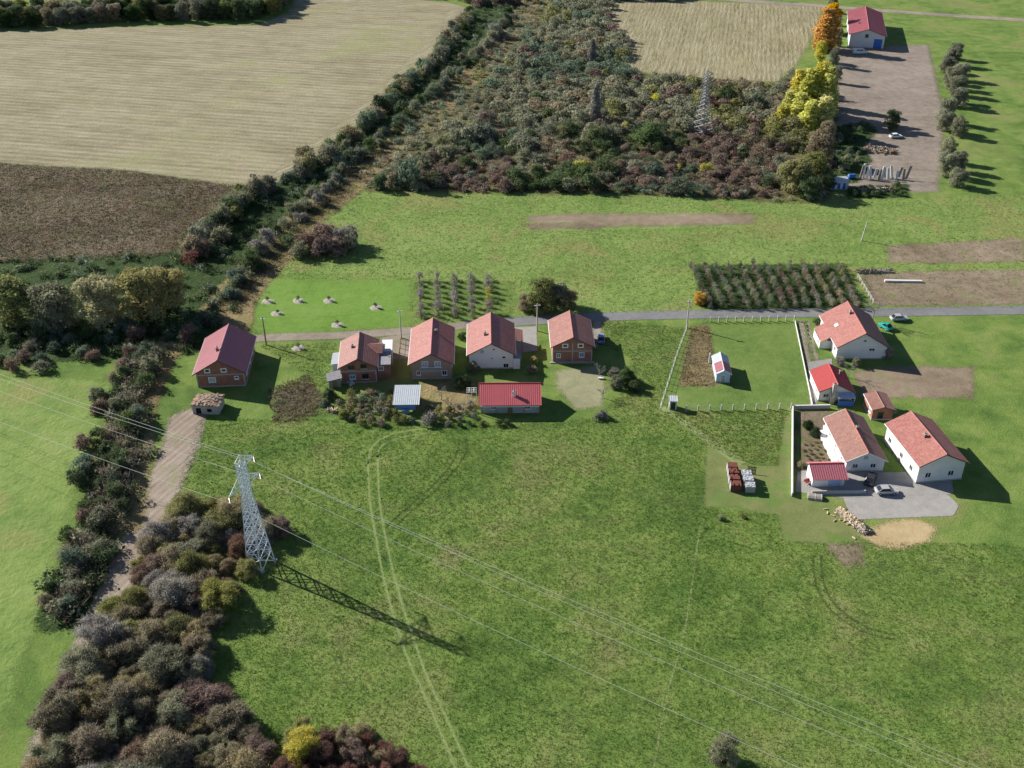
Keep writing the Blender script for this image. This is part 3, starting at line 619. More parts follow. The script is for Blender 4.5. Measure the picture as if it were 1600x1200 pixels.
# ------------------------------------------------------------------ grass
mown_polys = [GP([(1104, 694), (1160, 726), (1216, 728), (1222, 650), (1236, 650), (1400, 640), (1620, 640), (1620, 850), (1225, 846), (1215, 805), (1100, 792)])]
def clear_of(pts, lines, w_):
    for l in lines:
        pts = pts[ldist(pts[:, 0], pts[:, 1], l, w_) < 0]
    return pts
trk = [GP([(575, 722), (577, 780), (586, 832), (597, 895), (612, 952), (624, 992), (641, 1040), (666, 1092), (691, 1150), (716, 1212)]), GP([(590, 712), (592, 780), (601, 832), (613, 890), (630, 950), (647, 1002), (668, 1060), (701, 1130), (738, 1212)]), GP([(575, 724), (578, 704), (590, 688), (618, 676), (660, 670), (705, 670)])]
P_near = GP([(310, 655), (520, 655), (660, 660), (860, 658), (1030, 645), (1236, 645), (1236, 780), (1620, 860), (1620, 1230), (150, 1230), (300, 900), (270, 780)])
pn = clear_of(sample(P_near, 110000, avoid=mown_polys + [GP([(1040, 644), (1228, 640), (1216, 726), (1165, 722), (1105, 690)])]), trk, 0.30)
tufts('meadow_grass', pn, 'grass_near', 0.13, 0.045, 4, 'rough green grass of the wide meadow in front of the houses')
pf = sample(P_farmead, 42000, avoid=[GP([(395, 436), (640, 438), (640, 512), (420, 528), (385, 505)]), GP([(822, 334), (1178, 331), (1178, 354), (822, 362)])])
tufts('meadow_grass', pf, 'grass_far', 0.15, 0.07, 3, 'sunlit grass of the far meadow below the scrub')
P_rank = GP([(945, 500), (1072, 512), (1030, 640), (1000, 650), (935, 650), (985, 600), (985, 560), (945, 540)])
tufts('rank_grass', sample(P_rank, 3200), 'grass_rank', 0.13, 0.07, 4, 'tall yellowing grass on the unmown plot right of the brick house')
P_rank2 = GP([(1040, 644), (1228, 640), (1216, 726), (1165, 722), (1105, 690)])
tufts('rank_grass', sample(P_rank2, 2800), 'grass_rank', 0.13, 0.07, 4, 'tall yellowing grass between the post fence and the stacked bricks')
P_rank3 = GP([(405, 540), (525, 535), (530, 650), (420, 655), (480, 590), (440, 560)])
tufts('rank_grass', sample(P_rank3, 1800), 'grass_rank', 0.13, 0.07, 4, 'long tufted grass between the two brick houses on the left')
tufts('dry_weeds', sample(P_weed, 22000), 'grass_dry', 0.45, 0.10, 3, 'dry brown weeds of the fallow field at the left', 0.3)
bank_l = GP([(835, -10), (780, 70), (700, 152), (640, 200), (560, 272), (520, 310), (470, 345), (425, 398), (385, 440), (355, 480)])
bp = np.array([[a[0] + (b[0] - a[0]) * t, a[1] + (b[1] - a[1]) * t] for a, b in zip(bank_l, bank_l[1:]) for t in rng.random(500)]) + rng.normal(size=(4500, 2)) * 2.4
tufts('dry_weeds', bp, 'grass_dry', 0.6, 0.09, 4, 'tan dry grass along the bank of the ditch', 0.3)

# ------------------------------------------------------------------ scrub, hedges, woods
def screen_row(y): # ground distance -> survey row, used only to vary species with distance
    return 600 - FPX * (y * math.sin(PITCH) - CAM_H * math.cos(PITCH)) / (y * math.cos(PITCH) + CAM_H * math.sin(PITCH))
KL = {'lf_dusty': 'dusty grey green', 'lf_green': 'dark green', 'lf_bluegreen': 'blue green', 'lf_purple': 'bare purple brown', 'lf_russet': 'russet red', 'lf_olive': 'olive', 'lf_khaki': 'dry khaki', 'lf_yellow': 'yellow', 'lf_grey': 'leafless grey', 'lf_conifer': 'blackish green'}
sc_seed = np.random.default_rng(77); sc_pts = np.stack([sc_seed.uniform(-80, 170, 130), sc_seed.uniform(285, 560, 130)], 1); sc_kind = [None] * 130
def scrub_mat(x, y):
    i = int(np.argmin((sc_pts[:, 0] - x) ** 2 + ((sc_pts[:, 1] - y) * .8) ** 2))
    if sc_kind[i] is None: sc_kind[i] = scrub_kind(*sc_pts[i])
    return sc_kind[i] if rng.random() < .62 else scrub_kind(x, y)
def scrub_kind(x, y):
    row = screen_row(y); q = rng.random(); col = x / (y * .85 + 64)   # left/right
    if row > 250: tab = (('lf_purple', .46), ('lf_dusty', .18), ('lf_bluegreen', .14), ('lf_khaki', .12), ('lf_green', .08), ('lf_russet', .02))
    elif col > 0.12 and row > 110: tab = (('lf_purple', .34), ('lf_khaki', .22), ('lf_dusty', .18), ('lf_olive', .12), ('lf_green', .10), ('lf_russet', .04))
    elif row < 90: tab = (('lf_dusty', .50), ('lf_khaki', .18), ('lf_olive', .08), ('lf_purple', .10), ('lf_bluegreen', .14))
    else: tab = (('lf_dusty', .40), ('lf_khaki', .08), ('lf_bluegreen', .20), ('lf_purple', .13), ('lf_olive', .09), ('lf_green', .10))
    for k, p in tab:
        q -= p
        if q < 0: return k
    return 'lf_dusty'
P_scrub_in = GP([(590, 296), (640, 296), (700, 300), (760, 297), (850, 301), (950, 299), (1050, 303), (1130, 306), (1200, 310), (1215, 250), (1290, 220), (1300, 150), (1240, 128), (1215, 140), (1120, 132), (978, 122), (985, 78), (952, 40), (958, -12), (885, -20), (858, 30), (795, 100), (728, 175), (662, 235), (610, 280)])
sp = sample(P_scrub_in, 1300, 4.3)
sp = sp[np.argsort(sp[:, 1])]
for x, y in sp[:235]:
    k = scrub_mat(x, y); s = rng.choice((.6, .75, .9, 1.05, 1.3, 1.6)) * rng.uniform(.9, 1.1)
    if k == 'lf_yellow': k = 'lf_olive'
    if k in ('lf_purple', 'lf_khaki', 'lf_russet'): s = min(s, 1.15)
    elif rng.random() < .35: s *= 1.45
    sz_ = 'small' if s < .8 else 'tall' if s > 1.35 else 'mid-sized'
    bush((x, y), far_sh[rng.integers(7)], k, s, f'{sz_} {KL[k]} shrub in the dense scrub beyond the far meadow', f'{sz_} {KL[k]} shrubs in the scrub', 'shrub', 'shrub', zs=s * rng.uniform(.55, .95))
def light_cloud(seed, R_, H_, n, size, nl=7, sliver=.1):
    r = np.random.default_rng(seed); return leaf_cloud(r, lobes(r, nl, R_, H_, .25, 'dome'), n, size, .6, sliver)
lc = [light_cloud(600 + i, 2.8, 2.3 + .4 * i, 400, 0.55) for i in range(5)]
MSC = ['lf_dusty', 'lf_khaki', 'lf_purple', 'lf_olive', 'lf_bluegreen', 'lf_green', 'lf_russet', 'lf_yellow', 'lf_grey']
stuff_mesh('scrub_wood', sp[235:], lc, 'far dusty scrub wood stretching back between the two stubble fields', 'scrub', MSC, lambda x, y: MSC.index(scrub_mat(x, y)), .55, 1.6)
lcs = [light_cloud(620 + i, 1.5, 1.1 + .25 * i, 110, 0.42, 5, .3) for i in range(4)]
us = sample(P_scrub, 2600)
stuff_mesh('undergrowth', us, lcs, 'low brown undergrowth between the shrubs of the scrub', 'undergrowth', MSC, lambda x, y: MSC.index(scrub_mat(x, y)), .7, 1.3)
ud = sample(P_ditch, 1000)
MDI = ['lf_green', 'lf_conifer', 'lf_conifer', 'lf_bluegreen']
stuff_mesh('ditch_growth', ud, lcs, 'low dark green growth filling the ditch between hedge and bank', 'undergrowth', MDI, lambda x, y: int(rng.integers(4)), .6, 1.25)
tq = np.array([[a[0] + (b[0] - a[0]) * q, a[1] + (b[1] - a[1]) * q] for a, b in zip(tl, tl[1:]) for q in rng.random(70)]); tq = tq + rng.normal(size=tq.shape) * 2.0
MTD = ['lf_green', 'lf_conifer', 'lf_dusty', 'lf_khaki', 'lf_purple']
stuff_mesh('trackside_growth', tq, lcs, 'dark overgrown brush in the ditch left of the dirt road', 'undergrowth', MTD, lambda x, y: int(rng.integers(5)), .7, 1.4)
# shrubs that stand out in it
for px, py, k, s, lab in ((905, 268, 'lf_yellow', 1.15, 'bright yellow shrub at the meadow edge of the scrub'), (1022, 165, 'lf_yellow', 1.1, 'yellow green shrub in the scrub left of the far pylon'),
                          (1104, 272, 'lf_yellow', .85, 'round yellow shrub below the far pylon'), (975, 205, 'lf_yellow', .9, 'small lemon yellow shrub in the middle of the scrub'),
                          (1065, 262, 'lf_yellow', .75, 'small yellow shrub in front of the far pylon'), (1192, 228, 'lf_yellow', .7, 'yellow shrub between the far pylon and the yellow poplars'),
                          (690, 235, 'lf_olive', 1.3, 'olive green bush near the left end of the scrub'), (945, 270, 'lf_green', 1.7, 'dark green rounded bush beside the bright yellow shrub'),
                          (1135, 160, 'lf_green', 1.6, 'dark green bush right behind the far pylon'), (1180, 165, 'lf_bluegreen', 1.5, 'blue green bush left of the yellow poplars'),
                          (640, 292, 'lf_bluegreen', 1.9, 'large grey green willow bush at the left corner of the scrub'), (595, 296, 'lf_green', 1.2, 'dark green bush where the scrub meets the ditch'),
                          (880, 215, 'lf_olive', 1.3, 'olive bush in the middle of the scrub'), (760, 200, 'lf_purple', 1.5, 'purple brown bush in the left half of the scrub')):
    bush(G(px, py), far_sh[rng.integers(7)], k, s, lab, None, 'shrub', 'shrub')
tree(G(930, 190), trees_pop[0], 'lf_grey', 15, 2.6, 'pale grey poplar standing tall in the middle of the scrub', base=(12, 2))
tree(G(925, 100), trees_pop[1], 'lf_grey', 11, 2.2, 'slim grey poplar at the corner of the right stubble field', base=(12, 2))
# hedge on the far side of the ditch (rising left edge)
hl = GP([(735, 30), (700, 72), (660, 116), (610, 165), (560, 212), (510, 250), (460, 282), (415, 300), (375, 325), (335, 362), (295, 402)])
def along(line, step):
    out = []; carry = 0
    for a, b in zip(line, line[1:]):
        a, b = np.array(a), np.array(b); L = np.linalg.norm(b - a); t = carry
        while t < L: out.append(a + (b - a) * t / L); t += step
        carry = t - L
    return out
for i, p in enumerate(along(hl, 3.3)):
    k = ('lf_dusty', 'lf_green', 'lf_dusty', 'lf_khaki', 'lf_olive', 'lf_green', 'lf_bluegreen')[rng.integers(7)]
    bush(p + rng.normal(size=2) * 1.2, far_sh[rng.integers(7)], k, rng.uniform(1.0, 1.6), f'{KL[k]} bush in the hedge between the left stubble field and the ditch', f'{KL[k]} hedge bushes along the stubble field', name='hedge_bush')
hl2 = GP([(800, 25), (755, 80), (700, 128), (645, 175), (590, 222), (540, 265), (500, 305), (455, 345), (420, 385), (385, 430), (355, 475), (330, 510)])
for i, p in enumerate(along(hl2, 3.4)):
    k = ('lf_dusty', 'lf_green', 'lf_bluegreen', 'lf_grey', 'lf_green', 'lf_bluegreen')[rng.integers(6)]
    if rng.random() < .9: bush(p + rng.normal(size=2) * 1.6, far_sh[rng.integers(7)], k, rng.uniform(.6, 1.25), f'low {KL[k]} bush down in the ditch', f'low {KL[k]} bushes in the ditch', name='ditch_bush')
# shrubs and trees at the left, where the ditch turns
for px, py, k, s, lab in ((368, 345, 'lf_olive', 1.3, 'light olive bush on the hedge beside the fallow field'), (345, 378, 'lf_dusty', 1.5, 'rounded grey bush at the corner of the fallow field'), (318, 398, 'lf_purple', 1.2, 'reddish bare bush beside the big pale willow'),
                          (300, 412, 'lf_russet', .9, 'small russet bush beside the big pale willow')):
    bush(G(px, py), far_sh[rng.integers(7)], k, s, lab)
for px, py, k, h, r_, lab in ((225, 498, 'lf_willow', 13, 7.0, 'big pale olive willow at the left by the ditch'), (272, 486, 'lf_willow', 11, 5.6, 'tan green willow right of the big pale willow'), (160, 505, 'lf_willow', 12, 6.8, 'olive willow further left along the ditch'),
                             (92, 512, 'lf_dusty', 11, 6.6, 'grey willow behind the ditch at the far left'), (28, 508, 'lf_olive', 12, 6.8, 'yellowish willow near the left edge of the ditch')):
    tree(G(px, py), trees_rd[rng.integers(4)], k, h, r_, lab)
for x, y in sample(GP([(-60, 520), (200, 505), (310, 515), (330, 545), (260, 545), (215, 560), (-60, 600)]), 26, 3.4):
    k = ('lf_green', 'lf_bluegreen', 'lf_purple', 'lf_dusty')[rng.integers(4)]
    bush((x, y), far_sh[rng.integers(7)], k, rng.uniform(.6, 1.0), f'{KL[k]} shrub in the shade below the willows', f'{KL[k]} shrubs below the willows', name='shade_shrub')
for x, y in sample(GP([(130, 640), (190, 575), (212, 560), (250, 545), (262, 555), (238, 600), (222, 660), (206, 760), (170, 860), (110, 980), (60, 980), (120, 800)]), 48, 2.3):
    k = ('lf_green', 'lf_purple', 'lf_dusty', 'lf_green', 'lf_khaki', 'lf_bluegreen')[rng.integers(6)]
    bush((x, y), far_sh[rng.integers(7)], k, rng.uniform(.55, .95), f'{KL[k]} shrub beside the dirt track on the left', f'{KL[k]} shrubs beside the dirt track', name='trackside_shrub')
# rounded bush clump standing in the far meadow
for px, py, k, s in ((470, 400, 'lf_dusty', .8), (487, 388, 'lf_purple', 1.15), (512, 382, 'lf_purple', 1.35), (535, 384, 'lf_grey', 1.15), (548, 392, 'lf_dusty', .8), (455, 392, 'lf_green', .7), (505, 398, 'lf_purple', 1.1), (528, 398, 'lf_purple', .9)):
    bush(G(px, py), far_sh[rng.integers(7)], k, s * 1.4, f'{KL[k]} bush of the round clump standing alone in the far meadow', f'{KL[k]} bushes of the meadow clump', name='meadow_bush')
# wood at the top left
wl = GP([(-420, 50), (60, 40), (200, 33), (300, 30), (390, 30), (425, 18), (440, 4)])
for back in (0, 8, 17):
    for p in along([(a, b + back) for a, b in wl], 6.2):
        k = ('lf_green', 'lf_olive', 'lf_dusty', 'lf_khaki', 'lf_green', 'lf_conifer')[rng.integers(6)]
        tree(p + rng.normal(size=2) * 1.2, trees_rd[rng.integers(4)], k, rng.uniform(7, 10), rng.uniform(4, 5.4), f'{KL[k]} tree in the wood behind the left stubble field', f'{KL[k]} trees of the far wood')
for p in along(GP([(540, -8), (640, -6), (720, -2), (752, 8), (790, 10), (830, 2)]), 5.0):
    k = ('lf_green', 'lf_dusty', 'lf_purple')[rng.integers(3)]
    bush(p + rng.normal(size=2) * 2.0, far_sh[rng.integers(7)], k, rng.uniform(1.3, 2.1), f'{KL[k]} bush at the head of the ditch behind the stubble field', f'{KL[k]} bushes at the head of the ditch', name='far_bush')
for p in along(GP([(955, 0), (1000, 0), (1060, -1), (1075, -4)]), 5.0):
    bush(p + rng.normal(size=2) * 1.5, far_sh[rng.integers(7)], 'lf_green', rng.uniform(1.3, 1.8), 'dark bush beside the far road at the top of the right stubble field', 'dark bushes beside the far road', name='far_bush')
# yellow poplars, orange tree and the row by the yard
for i, (px, py, h, r_) in enumerate(((1232, 190, 12, 4.8), (1244, 178, 17, 5.4), (1260, 186, 19, 5.8), (1274, 178, 20, 5.4), (1288, 190, 18, 5.2), (1282, 210, 14, 5.2), (1222, 200, 9, 4.2), (1262, 212, 13, 5.0), (1246, 198, 13, 5.0), (1290, 168, 16, 4.6))):
    tree(G(px, py), trees_pop[i % 3], 'lf_yellow', h, r_, 'tall yellow poplar in the row beside the dirt yard', 'yellow poplars beside the dirt yard', 'poplar_tree', (12, 2))
tree(G(1287, 78), trees_pop[0], 'lf_orange', 19, 7.2, 'bright orange tree left of the pink roofed warehouse', name='orange_tree', base=(12, 2))
tree(G(1297, 52), trees_pop[1], 'lf_orange', 14, 6.0, 'smaller orange tree just behind the bright orange one', name='orange_tree', base=(12, 2))
tree(G(1280, 96), trees_rd[1], 'lf_yellow', 9, 3.2, 'yellowing tree below the bright orange tree')
for px, py, k, h, r_, lab in ((1302, 104, 'lf_dusty', 8, 2.8, 'grey green tree between the orange tree and the yard'), (1308, 72, 'lf_khaki', 8, 2.6, 'khaki tree beside the warehouse wall'), (1306, 130, 'lf_dusty', 7, 2.6, 'grey tree at the yard corner behind the poplars'), (1300, 20, 'lf_dusty', 9, 3.0, 'grey tree behind the warehouse'), (1308, 40, 'lf_grey', 8, 2.5, 'leafless grey tree left of the warehouse roof')):
    tree(G(px, py), trees_rd[rng.integers(4)], k, h, r_, lab)
for px, py, k, h, r_, lab in ((1280, 254, 'lf_khaki', 11, 5.2, 'brownish tree in front of the yellow poplars'), (1240, 300, 'lf_olive', 11, 6.2, 'large olive tree at the right corner of the scrub'), (1270, 288, 'lf_olive', 10, 5.2, 'olive tree leaning over the sheds by the yard'), (1222, 290, 'lf_dusty', 7, 3.0, 'dusty small tree left of the large olive tree'),
                              (1290, 228, 'lf_khaki', 8.5, 3.4, 'tan tree at the foot of the yellow poplars'), (1262, 310, 'lf_green', 7, 4.4, 'dark green tree in the shaded corner of the meadow'), (1292, 296, 'lf_green', 6.5, 3.0, 'dark tree beside the striped shed'), (1392, 202, 'lf_green', 7, 3.4, 'dark round tree at the right side of the yard')):
    tree(G(px, py), trees_rd[rng.integers(4)], k, h, r_, lab)
for x, y in sample(GP([(1470, 90), (1500, 90), (1500, 290), (1470, 300)]), 16, 5.5):
    tree((x, y), trees_rd[rng.integers(4)], 'lf_dusty', rng.uniform(6, 9), rng.uniform(3, 4.2), 'grey green tree along the right side of the yard', 'grey green trees right of the yard')
# trees around the road
tree(G(848, 486), trees_rd[0], 'lf_olive', 8.2, 4.6, 'large olive tree by the road behind the brick house')
tree(G(868, 484), trees_rd[2], 'lf_dusty', 6.5, 3.8, 'grey green tree joined to the large olive tree by the road')
tree(G(888, 478), trees_rd[1], 'lf_khaki', 4.6, 2.6, 'small tan tree at the right of the large roadside tree')
bush(G(822, 484), near_sh[0], 'lf_khaki', .8, 'brown autumn bush left of the large roadside tree')
bush(G(1093, 474), near_sh[1], 'lf_orange', .62, 'orange bush at the left corner of the right orchard')
# orchards
patch('orchard_row_shade', GP([(1100, 484), (1350, 482), (1322, 412), (1082, 414)]), 'nettles_shade', 0.020, 1.0, 5)  # dark sheet painting in the shadow strips between the right orchard's rows
for c, x0 in enumerate((664, 691, 717, 744, 770)):
    for rw in range(8):
        p = G(x0 - 6 + rw * .6 - (rw * .9), 496 - rw * 8.2)
        bush(p, sapl[rng.integers(4)], 'lf_yellow' if (c, rw) in ((4, 2), (4, 3), (4, 4)) else ('lf_grey', 'lf_dusty', 'lf_grey')[rng.integers(3)], rng.uniform(.85, 1.25),
             'yellow leaved sapling in the orchard behind the roadside houses' if (c, rw) in ((4, 2), (4, 3), (4, 4)) else 'grey thin sapling in the orchard rows behind the roadside houses', 'yellow saplings of the left orchard' if (c, rw) in ((4, 2), (4, 3), (4, 4)) else 'grey saplings of the left orchard', 'sapling', 'sapling')
for c in range(13):
    for rw in range(18):
        x0 = 1110 + c * 19.0; p = G(x0 - rw * 1.75, 482 - rw * 3.75)
        k = ('lf_dusty', 'lf_green', 'lf_bluegreen', 'lf_purple', 'lf_dusty')[rng.integers(5)] if c < 9 else ('lf_khaki', 'lf_dusty', 'lf_olive', 'lf_grey')[rng.integers(4)]
        if rng.random() < .95: bush(p + Vector((*rng.normal(size=2) * .08, 0)), sapl[rng.integers(4)], k, rng.uniform(.66, .86), f'{KL[k]} sapling in the dense orchard beside the asphalt road', f'{KL[k]} saplings of the right orchard', 'sapling', 'sapling', zs=rng.uniform(.72, .92))
# thicket at the lower left
named = [(300, 905, 'lf_olive', 1.15, 'yellow green bush in the thicket left of the near pylon'), (378, 868, 'lf_russet', .75, 'small red bush at the foot of the near pylon'), (388, 898, 'lf_olive', .65, 'small olive bush in front of the near pylon'),
         (415, 838, 'lf_khaki', .9, 'tan bush right behind the near pylon'), (438, 832, 'lf_purple', .75, 'brown bush right of the near pylon'), (478, 1190, 'lf_yellow', 1.0, 'yellow green bush at the bottom beside the russet thicket'), (470, 1160, 'lf_olive', .85, 'olive bush behind the yellow green one at the bottom'),
         (1130, 1192, 'lf_dusty', .82, 'round grey bush alone in the meadow at the bottom right')]
for px, py, k, s, lab in named: bush(G(px, py), near_sh[rng.integers(7)], k, s, lab)
P_th = GP([(300, 800), (350, 792), (398, 800), (402, 850), (385, 905), (345, 950), (320, 1010), (310, 1080), (330, 1115), (390, 1130), (420, 1165), (440, 1230), (60, 1260), (60, 1180), (180, 960), (232, 855)])
nm = GP([(p[0], p[1]) for p in named[:7]])
for x, y in sample(P_th, 120, 2.7):
    if any((x - a) ** 2 + (y - b) ** 2 < 4 for a, b in nm): continue
    row = screen_row(y)
    k = (('lf_purple', 'lf_dusty', 'lf_khaki', 'lf_khaki', 'lf_olive', 'lf_grey') if row < 1000 else ('lf_dusty', 'lf_grey', 'lf_dusty', 'lf_khaki', 'lf_purple', 'lf_khaki'))[rng.integers(6)]
    s = rng.choice((.55, .7, .85, 1.0, 1.25)); sz_ = 'small' if s < .65 else 'large' if s > .95 else 'mid-sized'
    zn = 'near the pylon' if row < 930 else 'halfway down' if row < 1060 else 'at the bottom edge'
    bush((x, y), near_sh[rng.integers(7)], k, s, f'{sz_} {KL[k]} bush in the lower left thicket, {zn}', f'{sz_} {KL[k]} thicket bushes {zn}', name='thicket_bush', zs=s * rng.uniform(.6, .95))
for x, y in sample(GP([(505, 1165), (560, 1150), (610, 1160), (650, 1195), (670, 1240), (440, 1250), (450, 1200)]), 22, 2.4):
    k = ('lf_russet', 'lf_purple', 'lf_russet', 'lf_khaki')[rng.integers(4)]
    bush((x, y), near_sh[rng.integers(7)], k, rng.uniform(.55, .8), f'{KL[k]} bush in the low thicket at the bottom edge', f'{KL[k]} bushes of the bottom thicket', name='thicket_bush')

# ------------------------------------------------------------------ buildings
def clip(poly, a, b, c):
    """keep the side a*x + b*z <= c"""
    out = []
    for p, q in zip(poly, poly[1:] + poly[:1]):
        fp, fq = a * p[0] + b * p[1] - c, a * q[0] + b * q[1] - c
        if fp <= 0: out.append(p)
        if (fp < 0 < fq) or (fq < 0 < fp):
            t = fp / (fp - fq); out.append((p[0] + (q[0] - p[0]) * t, p[1] + (q[1] - p[1]) * t))
    return out
def wall_face(mb, o, u, n, s0, s1, ztop, holes, planes=(), rev=0.16):
    """wall in the plane (o; u, up) facing n, with real openings and reveals"""
    o, u, n = Vector(o), Vector(u), Vector(n); up = Vector((0, 0, 1))
    xs = sorted({s0, s1, *[h[0] for h in holes], *[h[1] for h in holes]}); zs = sorted({0.0, ztop, *[h[2] for h in holes], *[h[3] for h in holes]})
    for a, b in zip(xs, xs[1:]):
        for c, d_ in zip(zs, zs[1:]):
            if any(h[0] <= a + 1e-6 and b <= h[1] + 1e-6 and h[2] <= c + 1e-6 and d_ <= h[3] + 1e-6 for h in holes): continue
            q = [(a, c), (b, c), (b, d_), (a, d_)]
            for pl in planes: q = clip(q, *pl) if q else q
            if len(q) >= 3: mb.add([o + u * x + up * z for x, z in q], [tuple(range(len(q)))])
    for a, b, c, d_ in holes:
        f = [o + u * x + up * z for x, z in ((a, c), (b, c), (b, d_), (a, d_))]; g = [p - n * rev for p in f]
        mb.add(f + g, [(i, (i + 1) % 4, 4 + (i + 1) % 4, 4 + i) for i in range(4)])
def window(parent, o, u, n, h, frame='frame_white', pane='glass', rev=0.16, fw=0.09, proud=0.03, sill=True, mull=1, label=None, name='window'):
    o, u, n = Vector(o), Vector(u), Vector(n); up = Vector((0, 0, 1)); a, b, c, d_ = h
    mb = MB()
    def bar(x0, x1, z0, z1): mb.obox(o + u * (x0 + x1) / 2 + up * (z0 + z1) / 2 + n * ((proud - 0.1) / 2), u * (x1 - x0) / 2, n * (proud + 0.1) / 2, up * (z1 - z0) / 2)
    bar(a - fw * .5, a + fw, c - fw * .5, d_ + fw * .5); bar(b - fw, b + fw * .5, c - fw * .5, d_ + fw * .5); bar(a + fw, b - fw, d_ - fw, d_ + fw * .5); bar(a + fw, b - fw, c - fw * .5, c + fw)
    for i in range(mull): x = a + (b - a) * (i + 1) / (mull + 1); bar(x - .03, x + .03, c + fw, d_ - fw)
    w_ = mb.build(name, frame, parent)
    pb = MB(); pb.add([o + u * x + up * z - n * 0.07 for x, z in ((a, c), (b, c), (b, d_), (a, d_))], [(0, 1, 2, 3)])
    pb.build('pane', pane, w_)
    if sill: MB().obox(o + u * (a + b) / 2 + up * (c - fw * .5 - .035) + n * .06, u * ((b - a) / 2 + .1), n * .08, up * .03).build('sill', 'frame_white', w_)
    if label: w_['label'] = label
    return w_
def slope_profile(kind, L):
    """roof covering in section down the slope: stepped tile courses, or a plain sheet"""
    if kind == 'tile':
        n = max(2, int(L / 0.36)); st = L / n; top = []
        for i in range(n): top += [(i * st, 0.02), ((i + 1) * st - .004, 0.05)]
        return top + [(L, -0.08), (0, -0.08)]
    return [(0, 0.02), (L, 0.02), (L, -0.06), (0, -0.06)]
def slope(mb, top, down, nrm, along_, length, L, kind, pitch_=0.42):
    mb.prism(slope_profile(kind, L), top, down, nrm, along_, length)
    if kind == 'metal':
        k = max(2, int(length / pitch_)); top, down, nrm, along_ = map(Vector, (top, down, nrm, along_))
        for i in range(k + 1):
            c = top + along_ * (0.04 + (length - .08) * i / k) + down * L / 2 + nrm * 0.045
            mb.obox(c, down * (L / 2 - .005), along_ * .028, nrm * .026)
def chimney(parent, x, y, z0, z1, sx=.45, sy=.55, mat='brick_old', cap='beam_concrete', name='chimney'):
    c = MB().box(x - sx / 2, x + sx / 2, y - sy / 2, y + sy / 2, z0, z1).build(name, mat, parent)
    MB().box(x - sx / 2 - .07, x + sx / 2 + .07, y - sy / 2 - .07, y + sy / 2 + .07, z1 + .003, z1 + .1).build('chimney_cap', cap, c)
    MB().box(x - sx / 4, x + sx / 4, y - sy / 4, y + sy / 4, z1 + .1, z1 + .22).build('flue', 'rubber', c)
